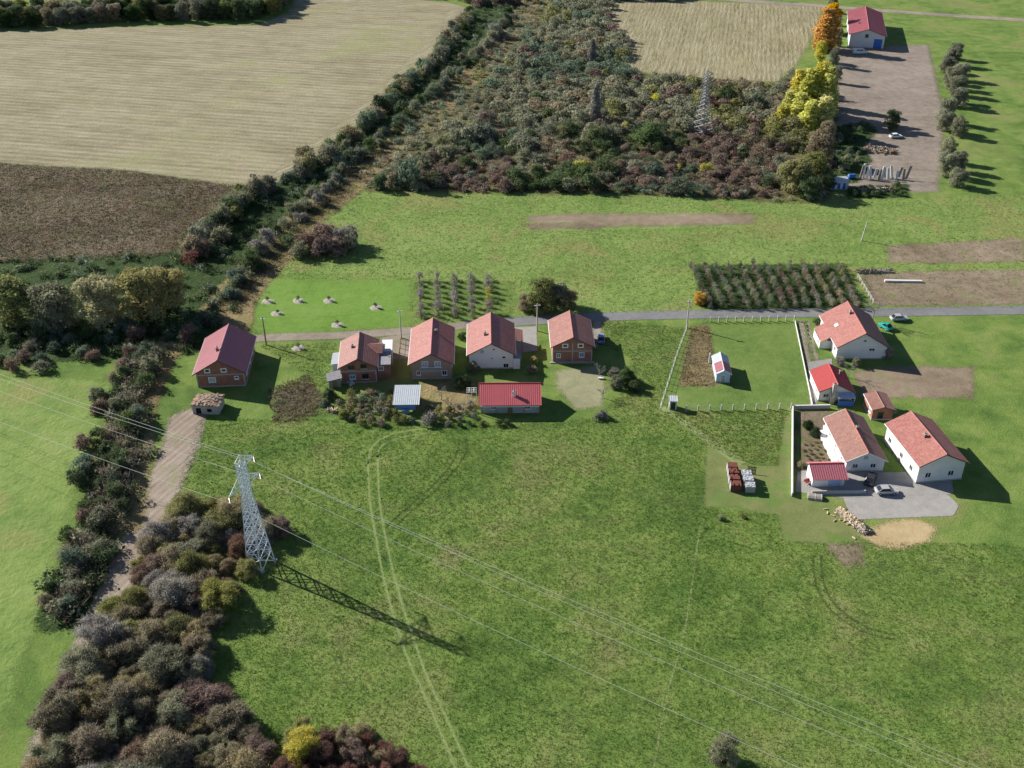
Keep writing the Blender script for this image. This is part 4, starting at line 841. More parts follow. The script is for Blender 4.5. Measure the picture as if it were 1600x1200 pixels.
def house(name, label, mid, yaw, w_, dep, eave, ridge, oh=.7, ohf=.6, wall='brick', roof='tile_salmon', kind='tile', front=(), left=(), right=(), chim=(), bands=False, cat='house', ridge_mat=None, fascia='frame_brown', edge=None, ridge_x=0.0, nofront=False):
    """gabled house: local x to the right, y to the back, gable towards the camera"""
    t = thing(name, label, cat, (mid[0], mid[1], 0), R(yaw))
    hw = w_ / 2; X, Y, Z = Vector((1, 0, 0)), Vector((0, 1, 0)), Vector((0, 0, 1))
    rx = ridge_x; dl = Vector((-(hw + rx), 0, -(ridge - eave))).normalized(); dr = Vector((hw - rx, 0, -(ridge - eave))).normalized()
    sl_l, sl_r = (ridge - eave) / (hw + rx), (ridge - eave) / (hw - rx)
    mb = MB(); fz = ridge - .02
    pl = ((-sl_l, 1, ridge - sl_l * rx - .0), (sl_r, 1, ridge + sl_r * rx))
    F_ = [f[:4] for f in front]
    wall_face(mb, (0, 0, 0), X, -Y, -hw, hw, ridge, F_, pl)
    wall_face(mb, (0, dep, 0), -X, Y, -hw, hw, ridge, [], ((sl_l, 1, ridge - sl_l * rx), (-sl_r, 1, ridge + sl_r * rx)))
    wall_face(mb, (-hw, 0, 0), Y, -X, 0, dep, eave, [f[:4] for f in left]); wall_face(mb, (hw, 0, 0), Y, X, 0, dep, eave, [f[:4] for f in right])
    mb.build('wall', wall, t)
    for hs, o, u, n in ((front, (0, 0, 0), X, -Y), (left, (-hw, 0, 0), Y, -X), (right, (hw, 0, 0), Y, X)):
        for f in hs:
            kw = dict(f[4]) if len(f) > 4 else {}
            window(t, o, u, n, f[:4], **kw)
    rb = MB()
    Ll = math.hypot(hw + rx, ridge - eave) + oh; Lr = math.hypot(hw - rx, ridge - eave) + oh
    nl = Vector((-(ridge - eave), 0, hw + rx)).normalized(); nr = Vector((ridge - eave, 0, hw - rx)).normalized()
    T = Vector((rx, -ohf, ridge + .11)); LY = dep + 2 * ohf
    slope(rb, T, dl, nl, Y, LY, Ll, kind); slope(rb, T, dr, nr, Y, LY, Lr, kind)
    ro = rb.build('roof', roof, t)
    cp = [T + Y * -.03 + Z * .035, T + Y * (LY + .03) + Z * .035]
    MB().tube(cp, .13, 8).build('ridge_cap', ridge_mat or roof, ro)
    fb = MB()                                                      # barge boards along the gable verges, gutters along the eaves
    for y_ in (-ohf - .035, dep + ohf + .035):
        for dv, nv, L in ((dl, nl, Ll), (dr, nr, Lr)):
            fb.obox(T + Y * (y_ + ohf) + dv * L / 2 - nv * .06, dv * L / 2, Y * .03, nv * .10)
    fb.build('barge_board', edge or fascia, ro)
    for dv, L in ((dl, Ll), (dr, Lr)):
        e = T + dv * (L + .06) - Z * .06; MB().tube([e, e + Y * LY], .065, 6).build('gutter', 'galvanised', ro)
    for (x, y, h) in chim:
        zr = ridge - (sl_l * (rx - x) if x < rx else sl_r * (x - rx)); chimney(ro, x, y, zr - .3, zr + h)
    if bands:
        bb = MB(); zb = bands
        bb.box(-hw - .02, hw + .02, -.022, .1, zb, zb + .24); bb.box(-hw - .022, -hw + .1, .1, dep, zb, zb + .24); bb.box(hw - .1, hw + .022, .1, dep, zb, zb + .24)
        bb.build('ring_beam', 'beam_concrete', t)
        for x in (-hw - .03, hw - .22):
            MB().box(x, x + .25, -.03, .22, 0, zb).build('corner_column', 'beam_concrete', t)
    MB().box(-hw - .06, hw + .06, -.06, dep + .06, -.1, .28).build('plinth', 'beam_concrete', t)
    return t, ro
def mono(parent, x0, x1, y0, y1, zl, zr, mat, kind='metal', axis='x', name='annex_roof', th=.08):
    """single-pitch slab from height zl (low x or low y) to zr"""
    rb = MB()
    if axis == 'x': top, dv, al, ln, L = Vector((x0, y0, zl)), Vector((x1 - x0, 0, zr - zl)), Vector((0, 1, 0)), y1 - y0, math.hypot(x1 - x0, zr - zl)
    else: top, dv, al, ln, L = Vector((x0, y0, zl)), Vector((0, y1 - y0, zr - zl)), Vector((1, 0, 0)), x1 - x0, math.hypot(y1 - y0, zr - zl)
    dv.normalize(); n = dv.cross(al); n = n if n.z > 0 else -n
    slope(rb, top, dv, n, al, ln, L, kind)
    return rb.build(name, mat, parent)
wn = lambda **k: k
# 1  brick house with the maroon sheet roof, far left
t, ro = house('brick_house', 'brick house with maroon metal roof standing alone at the left end of the track', G(347, 604), 4.0, 10.0, 14.6, 3.75, 6.75, .75, .65, 'brick', 'metal_maroon', 'metal',
              front=[(-3.1, -2.0, 3.55, 4.45, wn(fw=.16, mull=0, sill=False)), (.35, 1.45, 3.55, 4.45, wn(fw=.16, mull=0, sill=False)), (-2.55, -1.1, 1.2, 2.35, wn(pane='glass_pale', fw=.12)), (2.95, 3.75, 1.75, 2.45, wn(fw=.14, mull=0))],
              right=[(2, 3.2, 1.2, 2.4, {}), (7, 8.2, 1.2, 2.4, {}), (11, 12.2, 1.2, 2.4, {})], chim=[(-.75, 4.2, .95)], bands=2.85)
# 2  brick house with side annex
t, ro = house('brick_house', 'small brick house with brown tile roof and a side porch wing', (G(563, 598).x - .2, G(563, 598).y), 4.5, 7.6, 10.8, 4.15, 6.1, .45, .5, 'brick', 'tile_brown', 'tile',
              front=[(-2.1, -.8, 3.35, 4.35, wn(frame='frame_brown')), (.55, 1.85, 3.55, 4.55, wn(frame='frame_brown')), (-1.9, -.7, .95, 2.05, wn(pane='glass_blue')), (.7, 2.1, .95, 2.2, wn(frame='frame_brown'))],
              left=[(2, 3.2, 1.2, 2.3, {}), (6, 7.2, 1.2, 2.3, {})], chim=[(-1.3, 5.6, .7)], bands=2.75)
mb = MB(); mb.box(3.82, 6.6, 1.2, 6.2, 0, 3.6); mb.build('annex_wall', 'brick', t)
window(t, (0, 1.2, 0), (1, 0, 0), (0, -1, 0), (4.2, 5.3, 2.2, 3.1), frame='frame_white', pane='glass_blue')
an = MB(); an.box(3.82, 6.9, .9, 6.5, 3.62, 3.75); an.build('annex_roof', 'slate_grey', t)
cg = MB(); cg.prism([(-2.3, 0), (2.3, 0), (0, 1.15)], (1.9, 7.2, 4.25), (0, 1, 0), (0, 0, 1), (1, 0, 0), 3.2); cg.build('porch_gable', 'tile_brown', t)
te = MB(); te.box(4.9, 7.0, 6.6, 12.4, 0, 3.1); te.build('terrace_block', 'render_grey', t)
te = MB(); te.box(4.8, 7.1, 6.55, 12.5, 3.103, 3.3); te.build('terrace_deck', 'render_white', t)
def aerial(parent, x, y, z):
    mb = MB(); mb.tube([(x, y, z), (x, y, z + 1.8)], .025, 5)
    for k in range(5): mb.tube([(x - .35, y - .3 + .15 * k, z + 1.7), (x + .35, y - .3 + .15 * k, z + 1.7)], .012, 4)
    mb.tube([(x, y - .35, z + 1.7), (x, y + .4, z + 1.7)], .015, 4); mb.build('aerial', 'galvanised', parent)
aerial(ro, .1, 8.5, 6.2)
# lean-to of pale blue sheet, left of house 2
t2 = thing('sheet_lean_to', 'pale blue metal lean-to against the left wall of the small brick house', 'lean-to', (*G(530, 583)[:2], 0), R(3))
MB().box(-1.3, 1.15, 0, 4.4, 0, 2.2).build('wall', 'pale_blue', t2); mono(t2, -1.6, 1.2, -.3, 4.7, 2.35, 2.7, 'metal_white', name='roof')
t2 = thing('garden_shed', 'small grey roofed shed in front of the pale blue lean-to', 'shed', (*G(524, 606)[:2], 0), R(12))
MB().box(-1.3, 1.3, 0, 2.8, 0, 1.9).build('wall', 'wood_grey', t2)
mono(t2, -1.6, 1.6, -.4, 3.1, 2.0, 2.45, 'slate_grey', name='roof'); MB().box(-.5, .4, -.05, -.005, .05, 1.7).build('door', 'wood', t2)
# 3  salmon roofed house
t, ro = house('brown_house', 'tall house with salmon tile roof between the two driveways', (G(677, 592).x - .3, G(677, 592).y), 2.0, 8.6, 14.8, 4.2, 6.5, .65, .65, 'render_brown', 'tile_salmon', 'tile',
              front=[(-2.0, -.7, 3.0, 4.4, wn(pane='glass_pale')), (.7, 2.0, 3.0, 4.4, wn(pane='glass_pale')), (-3.2, -2.4, 1.0, 2.1, {}), (2.2, 3.3, .9, 2.1, {})], right=[(3, 4.2, 1.2, 2.4, {}), (9, 10.2, 1.2, 2.4, {})], chim=[(.9, 9.6, .75)], ridge_mat='metal_rose')
MB().box(-2.4, 2.4, -1.1, -.02, 2.55, 2.7).build('balcony', 'beam_concrete', t)
rl = MB(); rl.box(-2.4, 2.4, -1.1, -1.05, 3.45, 3.52)
for i in range(13): rl.box(-2.38 + i * .39, -2.34 + i * .39, -1.09, -1.06, 2.7, 3.45)
rl.build('balcony_railing', 'galvanised', t)
# 4  white gabled house
t, ro = house('white_house', 'white gabled house with red tile roof in the middle of the row', (G(770, 576).x - .3, G(770, 576).y), 1.5, 9.6, 13.2, 3.9, 6.55, .6, .55, 'render_white', 'tile_salmon', 'tile',
              front=[(-2.5, -1.5, 4.0, 4.8, wn(pane='glass_pale')), (.3, .85, 4.55, 5.1, wn(mull=0, sill=False)), (-.1, .35, 2.3, 2.8, wn(mull=0, sill=False)), (2.35, 3.15, 2.5, 3.15, wn(mull=0, sill=False)), (2.6, 3.8, .2, 1.3, {})],
              left=[(3, 4.2, 1.2, 2.4, {}), (8, 9.2, 1.2, 2.4, {})], chim=[(-1.3, 4.4, .8)], ridge_mat='tile_red')
MB().box(4.82, 6.3, -.3, 2.0, 0, 2.6).build('annex_wall', 'render_white', t); mono(t, 4.7, 6.6, -.5, 2.2, 3.0, 2.65, 'slate_grey')
po = mono(t, 3.4, 7.2, 6.5, 11.5, 4.2, 3.2, 'tile_brown', 'tile', name='porch_roof')
for y in (6.7, 11.3): MB().box(6.9, 7.05, y - .08, y + .08, 0, 3.2).build('post', 'wood', t)
# 5  brick house at the right of the row
t, ro = house('brick_house', 'brick house with white framed attic windows at the right end of the row', (G(894, 566).x, G(894, 566).y), 1.0, 8.7, 11.4, 4.3, 6.5, .55, .55, 'brick', 'tile_brown', 'tile',
              front=[(-2.25, -1.05, 3.75, 4.65, wn(fw=.17, mull=0, sill=False)), (1.15, 2.35, 3.75, 4.65, wn(fw=.17, mull=0, sill=False)), (-3.5, -2.6, 1.3, 2.3, wn(pane='glass_blue')), (1.5, 2.6, 1.3, 2.5, wn(pane='glass_blue'))],
              right=[(2, 3.2, 1.2, 2.3, {}), (7, 8.2, 1.2, 2.3, {})], chim=[], bands=2.75, ridge_mat='tile_red')
MB().box(-.12, .12, -.03, .1, .3, 4.8).build('corner_column', 'beam_concrete', t)
MB().box(-4.9, 4.9, -.5, .0, -.02, .22).build('front_ledge', 'beam_concrete', t)
# 6  long red outbuilding
a, b = G(748, 648), G(846, 648)
t = thing('red_outbuilding', 'long low outbuilding with red metal roof in front of the white house', 'outbuilding', ((a.x + b.x) / 2, a.y + .6, 0), R(0.6))
L6 = (b - a).length; hx = L6 / 2
mb = MB(); wall_face(mb, (0, 0, 0), (1, 0, 0), (0, -1, 0), -hx + .4, hx - .4, 2.5, [(-4, -2.8, 1, 2, ), (3, 4.2, 1, 2), (-.5, .5, .02, 2.05)])
mb.box(-hx + .4, -hx + .6, .003, 6.6, 0, 2.5); mb.box(hx - .6, hx - .4, .003, 6.6, 0, 2.5); mb.box(-hx + .6, hx - .6, 6.4, 6.6, 0, 2.5); mb.build('wall', 'render_grey', t)
for h in ((-4, -2.8, 1, 2), (3, 4.2, 1, 2)): window(t, (0, 0, 0), (1, 0, 0), (0, -1, 0), h)
MB().box(-.5, .5, .1, .14, .02, 2.05).build('door', 'wood', t)
rb = MB(); n_ = Vector((0, -1.75, 5.4)).normalized(); dv = Vector((0, -5.4, -1.75)).normalized()
slope(rb, (-hx, 4.6, 4.35), dv, n_, (1, 0, 0), L6, 5.9, 'metal'); dv2 = Vector((0, 2.3, -1.7)).normalized(); slope(rb, (-hx, 4.6, 4.35), dv2, Vector((0, 1.7, 2.3)).normalized(), (1, 0, 0), L6, 3.1, 'metal')
ro = rb.build('roof', 'metal_pink', t); MB().tube([(-hx - .02, 4.6, 4.4), (hx + .02, 4.6, 4.4)], .14, 8).build('ridge_cap', 'metal_red', ro)
chimney(ro, .9, 1.4, 3.0, 4.35, .6, .6, 'render_white'); MB().box(-hx + .5, hx - .5, -.9, -.5, 2.05, 2.28).build('eaves_beam', 'frame_white', t)
for i in range(5): MB().box(-hx + .6 + i * (L6 - 1.3) / 4, -hx + .75 + i * (L6 - 1.3) / 4, -.78, -.63, 0, 2.05).build('post', 'wood', t)
# 7  white sheet roofed shed
a = G(635, 646)
t = thing('open_shed', 'open shed with white corrugated roof and blue sheeting below', 'shed', (a.x, a.y + .3, 0), R(1))
mono(t, -2.75, 2.75, -.5, 6.4, 2.25, 2.7, 'metal_white', 'metal', 'y', 'roof')
for x in (-2.5, 2.4):
    for y in (0, 5.8): MB().box(x, x + .12, y, y + .12, 0, 2.2).build('post', 'wood', t)
MB().box(-2.3, 2.3, 5.6, 5.7, 0, 2.3).build('back_wall', 'wood_grey', t)
sb = MB(); sb.box(-2.2, 1.9, .5, .56, .3, 1.6); sb.box(-.9, .6, -.35, .3, .0, .8); sb.build('blue_sheeting', 'blue_tarp', t)
# 8  ruined brick shed
a = G(322, 648)
t = thing('ruined_shed', 'ruined brick shed with earth on top beside the maroon roofed house', 'shed', (a.x, a.y + .1, 0), R(-3))
mb = MB(); wall_face(mb, (0, 0, 0), (1, 0, 0), (0, -1, 0), -2.7, 2.7, 2.0, [(-2.0, -.9, .02, 1.5), (.3, 1.3, .6, 1.4)]); mb.box(-2.7, -2.4, .003, 4.2, 0, 2.1); mb.box(2.4, 2.7, .003, 4.2, 0, 1.9); mb.box(-2.4, 2.4, 3.9, 4.2, 0, 2.1); mb.build('wall', 'rubble', t)
MB().box(-2.3, 2.3, .35, .4, 0, 1.9).build('back_panel', 'rubber', t)
hv = MB(); N_ = 15; r_ = random.Random(3)
grid = [[(-3.0 + 6.0 * i / N_ + r_.uniform(-.12, .12), -.2 + 4.7 * j / N_ + r_.uniform(-.12, .12), 2.12 + .5 * math.sin(math.pi * i / N_) * math.sin(math.pi * j / N_) + r_.uniform(0, .22)) for i in range(N_ + 1)] for j in range(N_ + 1)]
vs = [p for row in grid for p in row]; fs = [(j * (N_ + 1) + i, j * (N_ + 1) + i + 1, (j + 1) * (N_ + 1) + i + 1, (j + 1) * (N_ + 1) + i) for j in range(N_) for i in range(N_)]
hv.add(vs, fs); hv.build('earth_cover', 'soil_heap', t); MB().box(-2.95, 2.95, -.15, 4.4, 2.0, 2.11).build('roof_slab', 'beam_concrete', t)
for i in range(9):
    q = MB(); x, y, a_ = r_.uniform(-2, 2), r_.uniform(.4, 3.6), r_.uniform(0, 3); q.obox((x, y, 2.72), (.5 * math.cos(a_), .5 * math.sin(a_), .05), (-.09 * math.sin(a_), .09 * math.cos(a_), 0), (0, 0, .05)); q.build('plank', 'wood_grey', t)
# 9  garden hut and outhouse on the fenced plot
t, ro = house('garden_hut', 'small white garden hut with half white half red roof on the fenced lawn', (G(1129, 598).x, G(1129, 598).y), -3, 2.9, 7.2, 2.3, 3.1, .25, .3, 'pale_blue', 'metal_white', 'metal', front=[(-.5, .5, .05, 1.9, wn(frame='frame_white', pane='glass_pale', mull=0, sill=False, name='door'))], cat='hut', fascia='frame_white')
rp = MB()
for sgn in (-1, 1):
    dv = Vector((sgn * 1.45, 0, -.8)).normalized(); nv = Vector((sgn * .8, 0, 1.45)).normalized()
    slope(rp, Vector((0, .35, 3.21)) + nv * .085, dv, nv, (0, 1, 0), 3.4, 1.82, 'metal')
rp.build('red_roof_sheet', 'metal_maroon', ro)
MB().box(-2.2, -1.9, 7.9, 8.2, 0, 2.6).build('chimney_post', 'sheet_grey', t)
a = G(1051, 640)
t = thing('outhouse', 'narrow white outhouse with dark doorway at the corner of the fenced plot', 'outhouse', (a.x, a.y, 0), R(-4))
mb = MB(); wall_face(mb, (0, 0, 0), (1, 0, 0), (0, -1, 0), -.75, .75, 2.1, [(-.45, .5, .03, 1.8)]); mb.box(-.75, -.68, .003, 1.5, 0, 2.1); mb.box(.68, .75, .003, 1.5, 0, 2.1); mb.box(-.68, .68, 1.43, 1.5, 0, 2.1); mb.build('wall', 'sheet_grey', t)
mono(t, -.9, .9, -.2, 1.7, 2.16, 2.36, 'metal_white', 'metal', 'y', 'roof'); MB().box(-.45, .5, .2, .25, .03, 1.8).build('door', 'car_dark', t)
# 10  large white house with the L-shaped roof
t, ro = house('white_house', 'large white house with salmon roof by the road at the right', (G(1344, 561).x, G(1344, 561).y), 0, 11.0, 14.2, 3.3, 6.7, .5, .55, 'render_white', 'tile_salmon', 'tile',
              front=[(-.1, .75, 4.35, 4.9, wn(mull=0, sill=False)), (1.5, 2.9, 2.0, 2.8, wn(fw=.12))], left=[(1.0, 2.2, 1.2, 2.4, {})], chim=[(-.75, 9.4, .8)], ridge_mat='tile_red')
sk = Vector((-5.9, 0, -3.4)).normalized(); sn = Vector((-3.4, 0, 5.5)).normalized(); sd = Vector((-5.5, 0, -3.4)).normalized()
wb = MB(); slope(wb, Vector((0, 4.2, 6.81)) + sd * 6.35 + sn * .012, sd, sn, (0, 1, 0), 6.6, 3.0, 'tile'); wb.build('wing_roof', 'tile_salmon', t)
mb = MB(); wall_face(mb, (-8.0, 4.6, 0), (0, 1, 0), (-1, 0, 0), 0, 5.9, 1.75, [(1, 2.2, .7, 1.5)]); mb.box(-8.0, -5.5, 4.62, 4.8, 0, 2.0); mb.box(-8.0, -5.5, 10.3, 10.5, 0, 2.0); mb.build('wing_wall', 'render_white', t)
window(t, (-8.0, 4.6, 0), (0, 1, 0), (-1, 0, 0), (1, 2.2, .7, 1.5))
sky_ = MB(); c = Vector((0, 7.6, 6.81)) + sd * 4.7 + sn * .1; sky_.obox(c, sd * .42, Vector((0, .6, 0)), sn * .07); sky_.build('roof_window', 'frame_white', ro)
# 11  red metal roofed cottage
t, ro = house('red_cottage', 'low cottage with bright red metal roof and a stone chimney in front', (G(1306, 628).x - .2, G(1306, 628).y + .3), -1, 6.9, 7.8, 2.5, 4.15, .35, .4, 'render_white', 'metal_red', 'metal',
              front=[(1.3, 2.5, .9, 1.8, wn(pane='glass_blue')), (-2.6, -1.4, .9, 1.8, {})], left=[(1.5, 2.5, .9, 1.8, {}), (4.5, 5.5, .9, 1.8, {})], cat='cottage')
chimney(t, -.75, -.75, 0, 4.6, .75, .7, 'rubble'); mono(t, .1, 3.6, -2.0, -.42, 2.0, 2.35, 'pale_blue', 'metal', 'y', 'porch_roof')
MB().box(.1, 3.5, -1.9, -1.8, 0, 1.2).build('porch_rail', 'blue_paint', t)
for x in (.15, 3.4): MB().box(x, x + .1, -1.9, -1.8, 1.2, 2.0).build('post', 'frame_white', t)
chimney(ro, 1.9, 5.2, 2.9, 4.3, .5, .5, 'brick_old')
# 12  long house
t, ro = house('long_house', 'long white house with brown red tile roof and grey gable beside the garden', (G(1351, 737).x - .2, G(1351, 737).y), 1.5, 7.2, 14.0, 2.75, 4.6, .5, .45, 'render_white', 'tile_old', 'tile',
              front=[(-.6, .35, 2.9, 3.75, wn(pane='glass_pale')), (-2.4, -1.3, .9, 1.9, {}), (1.0, 2.1, .9, 1.9, {})], left=[(2, 3.1, .9, 1.9, {}), (6, 7.1, .9, 1.9, {}), (10, 11.1, .9, 1.9, {})], right=[(4, 5, .9, 1.9, {})], chim=[(.25, 7.6, .7)], fascia='frame_white', ridge_mat='tile_red')
MB().box(-3.62, 3.62, -.075, -.02, .28, 2.7).build('front_plaster', 'render_grey', t) if False else None
MB().box(-5.2, -3.62, 1.5, 13.5, .0, .45).build('terrace', 'frame_white', t)
# 13  small red shed
a = G(1293, 760)
t = thing('red_roofed_shed', 'small shed with red metal roof and pale blue door in front of the long house', 'shed', (a.x, a.y, 0), R(2))
mb = MB(); wall_face(mb, (0, 0, 0), (1, 0, 0), (0, -1, 0), -3.0, 3.0, 2.2, [(.0, 2.4, .05, 1.9)]); mb.box(-3, -2.8, .003, 3.6, 0, 2.2); mb.box(2.8, 3, .003, 3.6, 0, 2.2); mb.box(-2.8, 2.8, 3.4, 3.6, 0, 2.2); mb.build('wall', 'render_white', t)
MB().box(0, 2.4, .1, .15, .05, 1.9).build('door', 'pale_blue', t)
rb = MB(); dv = Vector((0, -3.0, -1.15)).normalized(); slope(rb, (-3.3, 2.4, 3.5), dv, Vector((0, -1.15, 3.0)).normalized(), (1, 0, 0), 6.6, 3.6, 'metal'); dv = Vector((0, 1.6, -.8)).normalized(); slope(rb, (-3.3, 2.4, 3.5), dv, Vector((0, .8, 1.6)).normalized(), (1, 0, 0), 6.6, 1.9, 'metal')
ro = rb.build('roof', 'metal_rose', t); MB().tube([(-3.33, 2.4, 3.54), (3.33, 2.4, 3.54)], .12, 8).build('ridge_cap', 'metal_red', ro)
for sx in (-3.0, 2.8): MB().prism([(0, 0), (3.6, 0), (2.4, 1.2)], (sx, 0, 2.2), (0, 1, 0), (0, 0, 1), (1, 0, 0), .2).build('gable', 'render_white', t)
# 14, 15  houses at the right rim
t, ro = house('brick_cottage', 'small brick hut with brown roof between the cottage and the long house', (G(1377, 656).x, G(1377, 656).y), 0, 4.2, 5.6, 2.5, 3.1, .25, .3, 'brick', 'tile_old', 'tile', left=[(1, 2, .9, 1.8, {})], front=[(-1, .2, .05, 1.9, wn(frame='frame_brown', mull=0, sill=False, name='door'))], cat='hut')
t, ro = house('white_house', 'white house partly behind the long house at the right rim', (G(1466, 752).x, G(1466, 752).y), 8, 9.0, 13.5, 4.2, 6.4, .45, .5, 'wall_white', 'tile_salmon', 'tile', left=[(2, 3.2, 1.1, 2.3, {}), (6, 7.2, 1.1, 2.3, {}), (11, 12.2, 1.1, 2.3, {})], front=[(-3, -1.8, 1.1, 2.3, {}), (1.5, 2.7, 1.1, 2.3, {})], chim=[(-1, 6, .8)])
# 16  warehouse
a = G(1358, 75)
t, ro = house('warehouse', 'large white warehouse with pink red roof and blue door at the top right', (a.x - 1.5, a.y), -14, 14.5, 44, 5.6, 8.0, .7, .8, 'render_white', 'metal_rose', 'metal', front=[(3.0, 6.4, .05, 4.0, wn(frame='blue_paint', pane='blue_paint' if False else 'glass_blue', mull=0, sill=False, name='door')), (-1.0, .3, 4.4, 5.8, wn(frame='frame_brown'))],
              left=[(5 + 6 * i, 7 + 6 * i, 2.2, 3.6, {}) for i in range(5)], chim=[(-3.5, 14, 1.0)], cat='warehouse')
MB().box(3.05, 6.35, -.06, -.01, .08, 3.95).build('roller_door', 'blue_paint', t)
# sheds by the wood yard
a = G(1311, 296)
t = thing('striped_shed', 'low shed with grey roof and blue and white striped front by the wood yard', 'shed', (a.x, a.y, 0), R(-2))
MB().box(-2.6, 2.6, .05, 4.0, 0, 2.1).build('wall', 'render_white', t); mono(t, -2.9, 2.9, -.2, 4.3, 2.2, 2.5, 'sheet_grey', 'metal', 'y', 'roof')
for i in range(3): MB().box(-2.2 + i * 1.6, -1.4 + i * 1.6, -.01, .045, .1, 2.0).build('stripe_panel', 'blue_paint', t)
t = thing('blue_tank', 'dark blue tank beside the striped shed', 'tank', (*G(1330, 279)[:2], 0), R(10)); MB().tube([(-1.2, 0, .75), (-1.05, 0, .75), (1.05, 0, .75), (1.2, 0, .75)], [.45, .72, .72, .45], 12).build('drum', 'blue_paint', t)
for x in (-.8, .7): MB().box(x, x + .15, -.6, .6, 0, .2).build('cradle', 'wood', t)

# ------------------------------------------------------------------ pylons and wires
def pylon(name, label, loc, rz, H_, mat, base=1.62, waist=.6):
    t = thing(name, label, 'pylon', (loc[0], loc[1], 0), rz)
    zs = [0, 2.4, 4.6, 6.6, 8.4, 10.0, 11.4, 12.7, 13.9, 15.0, 16.0, 17.0, 18.0, 19.0, 20.0, 21.0]; zs = [z * H_ / 22.4 for z in zs]
    hw = lambda z: base + (waist - base) * min(1, z / (14.5 * H_ / 22.4))
    cs = ((-1, -1), (1, -1), (1, 1), (-1, 1)); top = Vector((0, 0, H_))
    for sx, sy in cs:
        mb = MB(); pts = [Vector((sx * hw(z), sy * hw(z), z)) for z in zs]
        mb.tube([pts[0], pts[9], pts[-1], top], [.13, .11, .09, .06], 4); mb.build('leg', mat, t)
        MB().box(sx * base - .35, sx * base + .35, sy * base - .35, sy * base + .35, -.2, .25).build('footing', 'beam_concrete', t)
    for k in range(4):
        (ax, ay), (bx, by) = cs[k], cs[(k + 1) % 4]; mb = MB()
        for z0, z1 in zip(zs, zs[1:]):
            a0, b0 = Vector((ax * hw(z0), ay * hw(z0), z0)), Vector((bx * hw(z0), by * hw(z0), z0)); a1, b1 = Vector((ax * hw(z1), ay * hw(z1), z1)), Vector((bx * hw(z1), by * hw(z1), z1))
            mb.tube([a0, b1], .085, 4, cap=False); mb.tube([b0, a1], .085, 4, cap=False)
            if z0 > 0: mb.tube([a0, b0], .05, 4, cap=False)
        mb.build('bracing', mat, t)
    ends = []
    s = H_ / 22.4
    for side, z, L in ((1, 20.4 * s, 3.0), (1, 16.6 * s, 3.6), (-1, 16.6 * s, 3.6)):
        mb = MB(); tip = Vector((side * L, 0, z)); h = hw(z)
        for yy in (-h, h):
            mb.tube([(side * h, yy, z), tip], .075, 4); mb.tube([(side * h, yy, z + 1.5 * s), tip], .075, 4)
            for q in (.35, .68):
                p0 = Vector((side * h, yy, z)).lerp(tip, q); p1 = Vector((side * h, yy, z + 1.5 * s)).lerp(tip, q); mb.tube([p0, p1], .05, 4)
        arm = mb.build('cross_arm', mat, t)
        ib = MB(); ib.tube([tip, tip - Vector((0, 0, .15))], .03, 5)
        for i in range(7): ib.tube([tip - Vector((0, 0, .15 + i * .15)), tip - Vector((0, 0, .20 + i * .15)), tip - Vector((0, 0, .27 + i * .15))], [.05, .15, .05], 8)
        ib.build('insulator', 'insulator', arm); ends.append(tip - Vector((0, 0, 1.3)))
    ends.append(top)
    return t, ends
line_dir = Vector((0.866, -0.5, 0)); PR = R(60)
pb = G(408, 880)
py, ends = pylon('pylon', 'galvanised lattice pylon in the near meadow beside the thicket', pb, PR, 22.4, 'galvanised')
rot = Matrix.Rotation(R(-1.8), 4, 'Y') @ Matrix.Rotation(PR, 4, 'Z'); py.rotation_euler = rot.to_euler()   # the old mast stands a little out of plumb
fp = G(1096, 211); pylon('pylon', 'dull grey lattice pylon rising from the far scrub', fp, R(40), 22.4, 'pylon_dull', 3.0, .8)
WL = ('wire on the upper right arm of the near pylon', 'wire on the lower right arm of the near pylon', 'wire on the left arm of the near pylon, lowest in the picture', 'earth wire over the tip of the near pylon')
for e, lab in zip(ends, WL):
    p = rot @ e + Vector((pb.x, pb.y, 0)); pts = []
    for sgn in (-1, 1):
        seq = []
        for i in range(0, 41):
            s = i / 40; dz = -4 * 5.0 * s * (1 - s); dz = dz * (.75 if 'earth' in lab else 1)
            seq.append(p + line_dir * sgn * 240 * s + Vector((0, 0, dz)))
        pts = (seq[::-1][:-1] if sgn < 0 else []) + pts + (seq if sgn > 0 else [])
    MB().tube(pts, .027, 5).build('power_line', 'wire'); o = C.objects[-1]; tag(o, 'thin pale ' + lab, 'wire', None)
# ------------------------------------------------------------------ utility poles
def pole(px, py_, h, label, mat='pole_concrete', arm=True, lean=(0, 0), lamp=False):
    p = G(px, py_); t = thing('utility_pole', label, 'pole', (p.x, p.y, 0), R(10))
    MB().tube([(0, 0, -.1), (lean[0] * .5, 0, h * .5), (lean[0], lean[1], h)], [.19, .16, .11], 8).build('shaft', mat, t)
    if arm:
        MB().box(-.75, .75, -.06, .06, h - .55, h - .43).build('cross_arm', 'galvanised', t)
        for x in (-.65, 0, .65): MB().tube([(x, 0, h - .43), (x, 0, h - .3), (x, 0, h - .16)], [.035, .08, .03], 6).build('insulator', 'insulator', t)
    return t
pole(416, 539, 7.3, 'pole at the end of the track beside the maroon roofed house', 'pole_wood')
pole(627, 528, 7.5, 'pale concrete pole between the small brick house and the salmon roofed house')
pole(839, 517, 7.2, 'tall pole on the drive between the white house and the right brick house')
pole(1073, 512, 7.4, 'pale concrete pole at the road corner of the fenced plot')
pole(1346, 376, 5.6, 'thin leaning pole alone in the far meadow at the right', 'pole_concrete', False, (.7, 0))
pole(1300, 128, 6.0, 'short lamp pole at the left side of the dirt yard', 'pole_concrete', True)
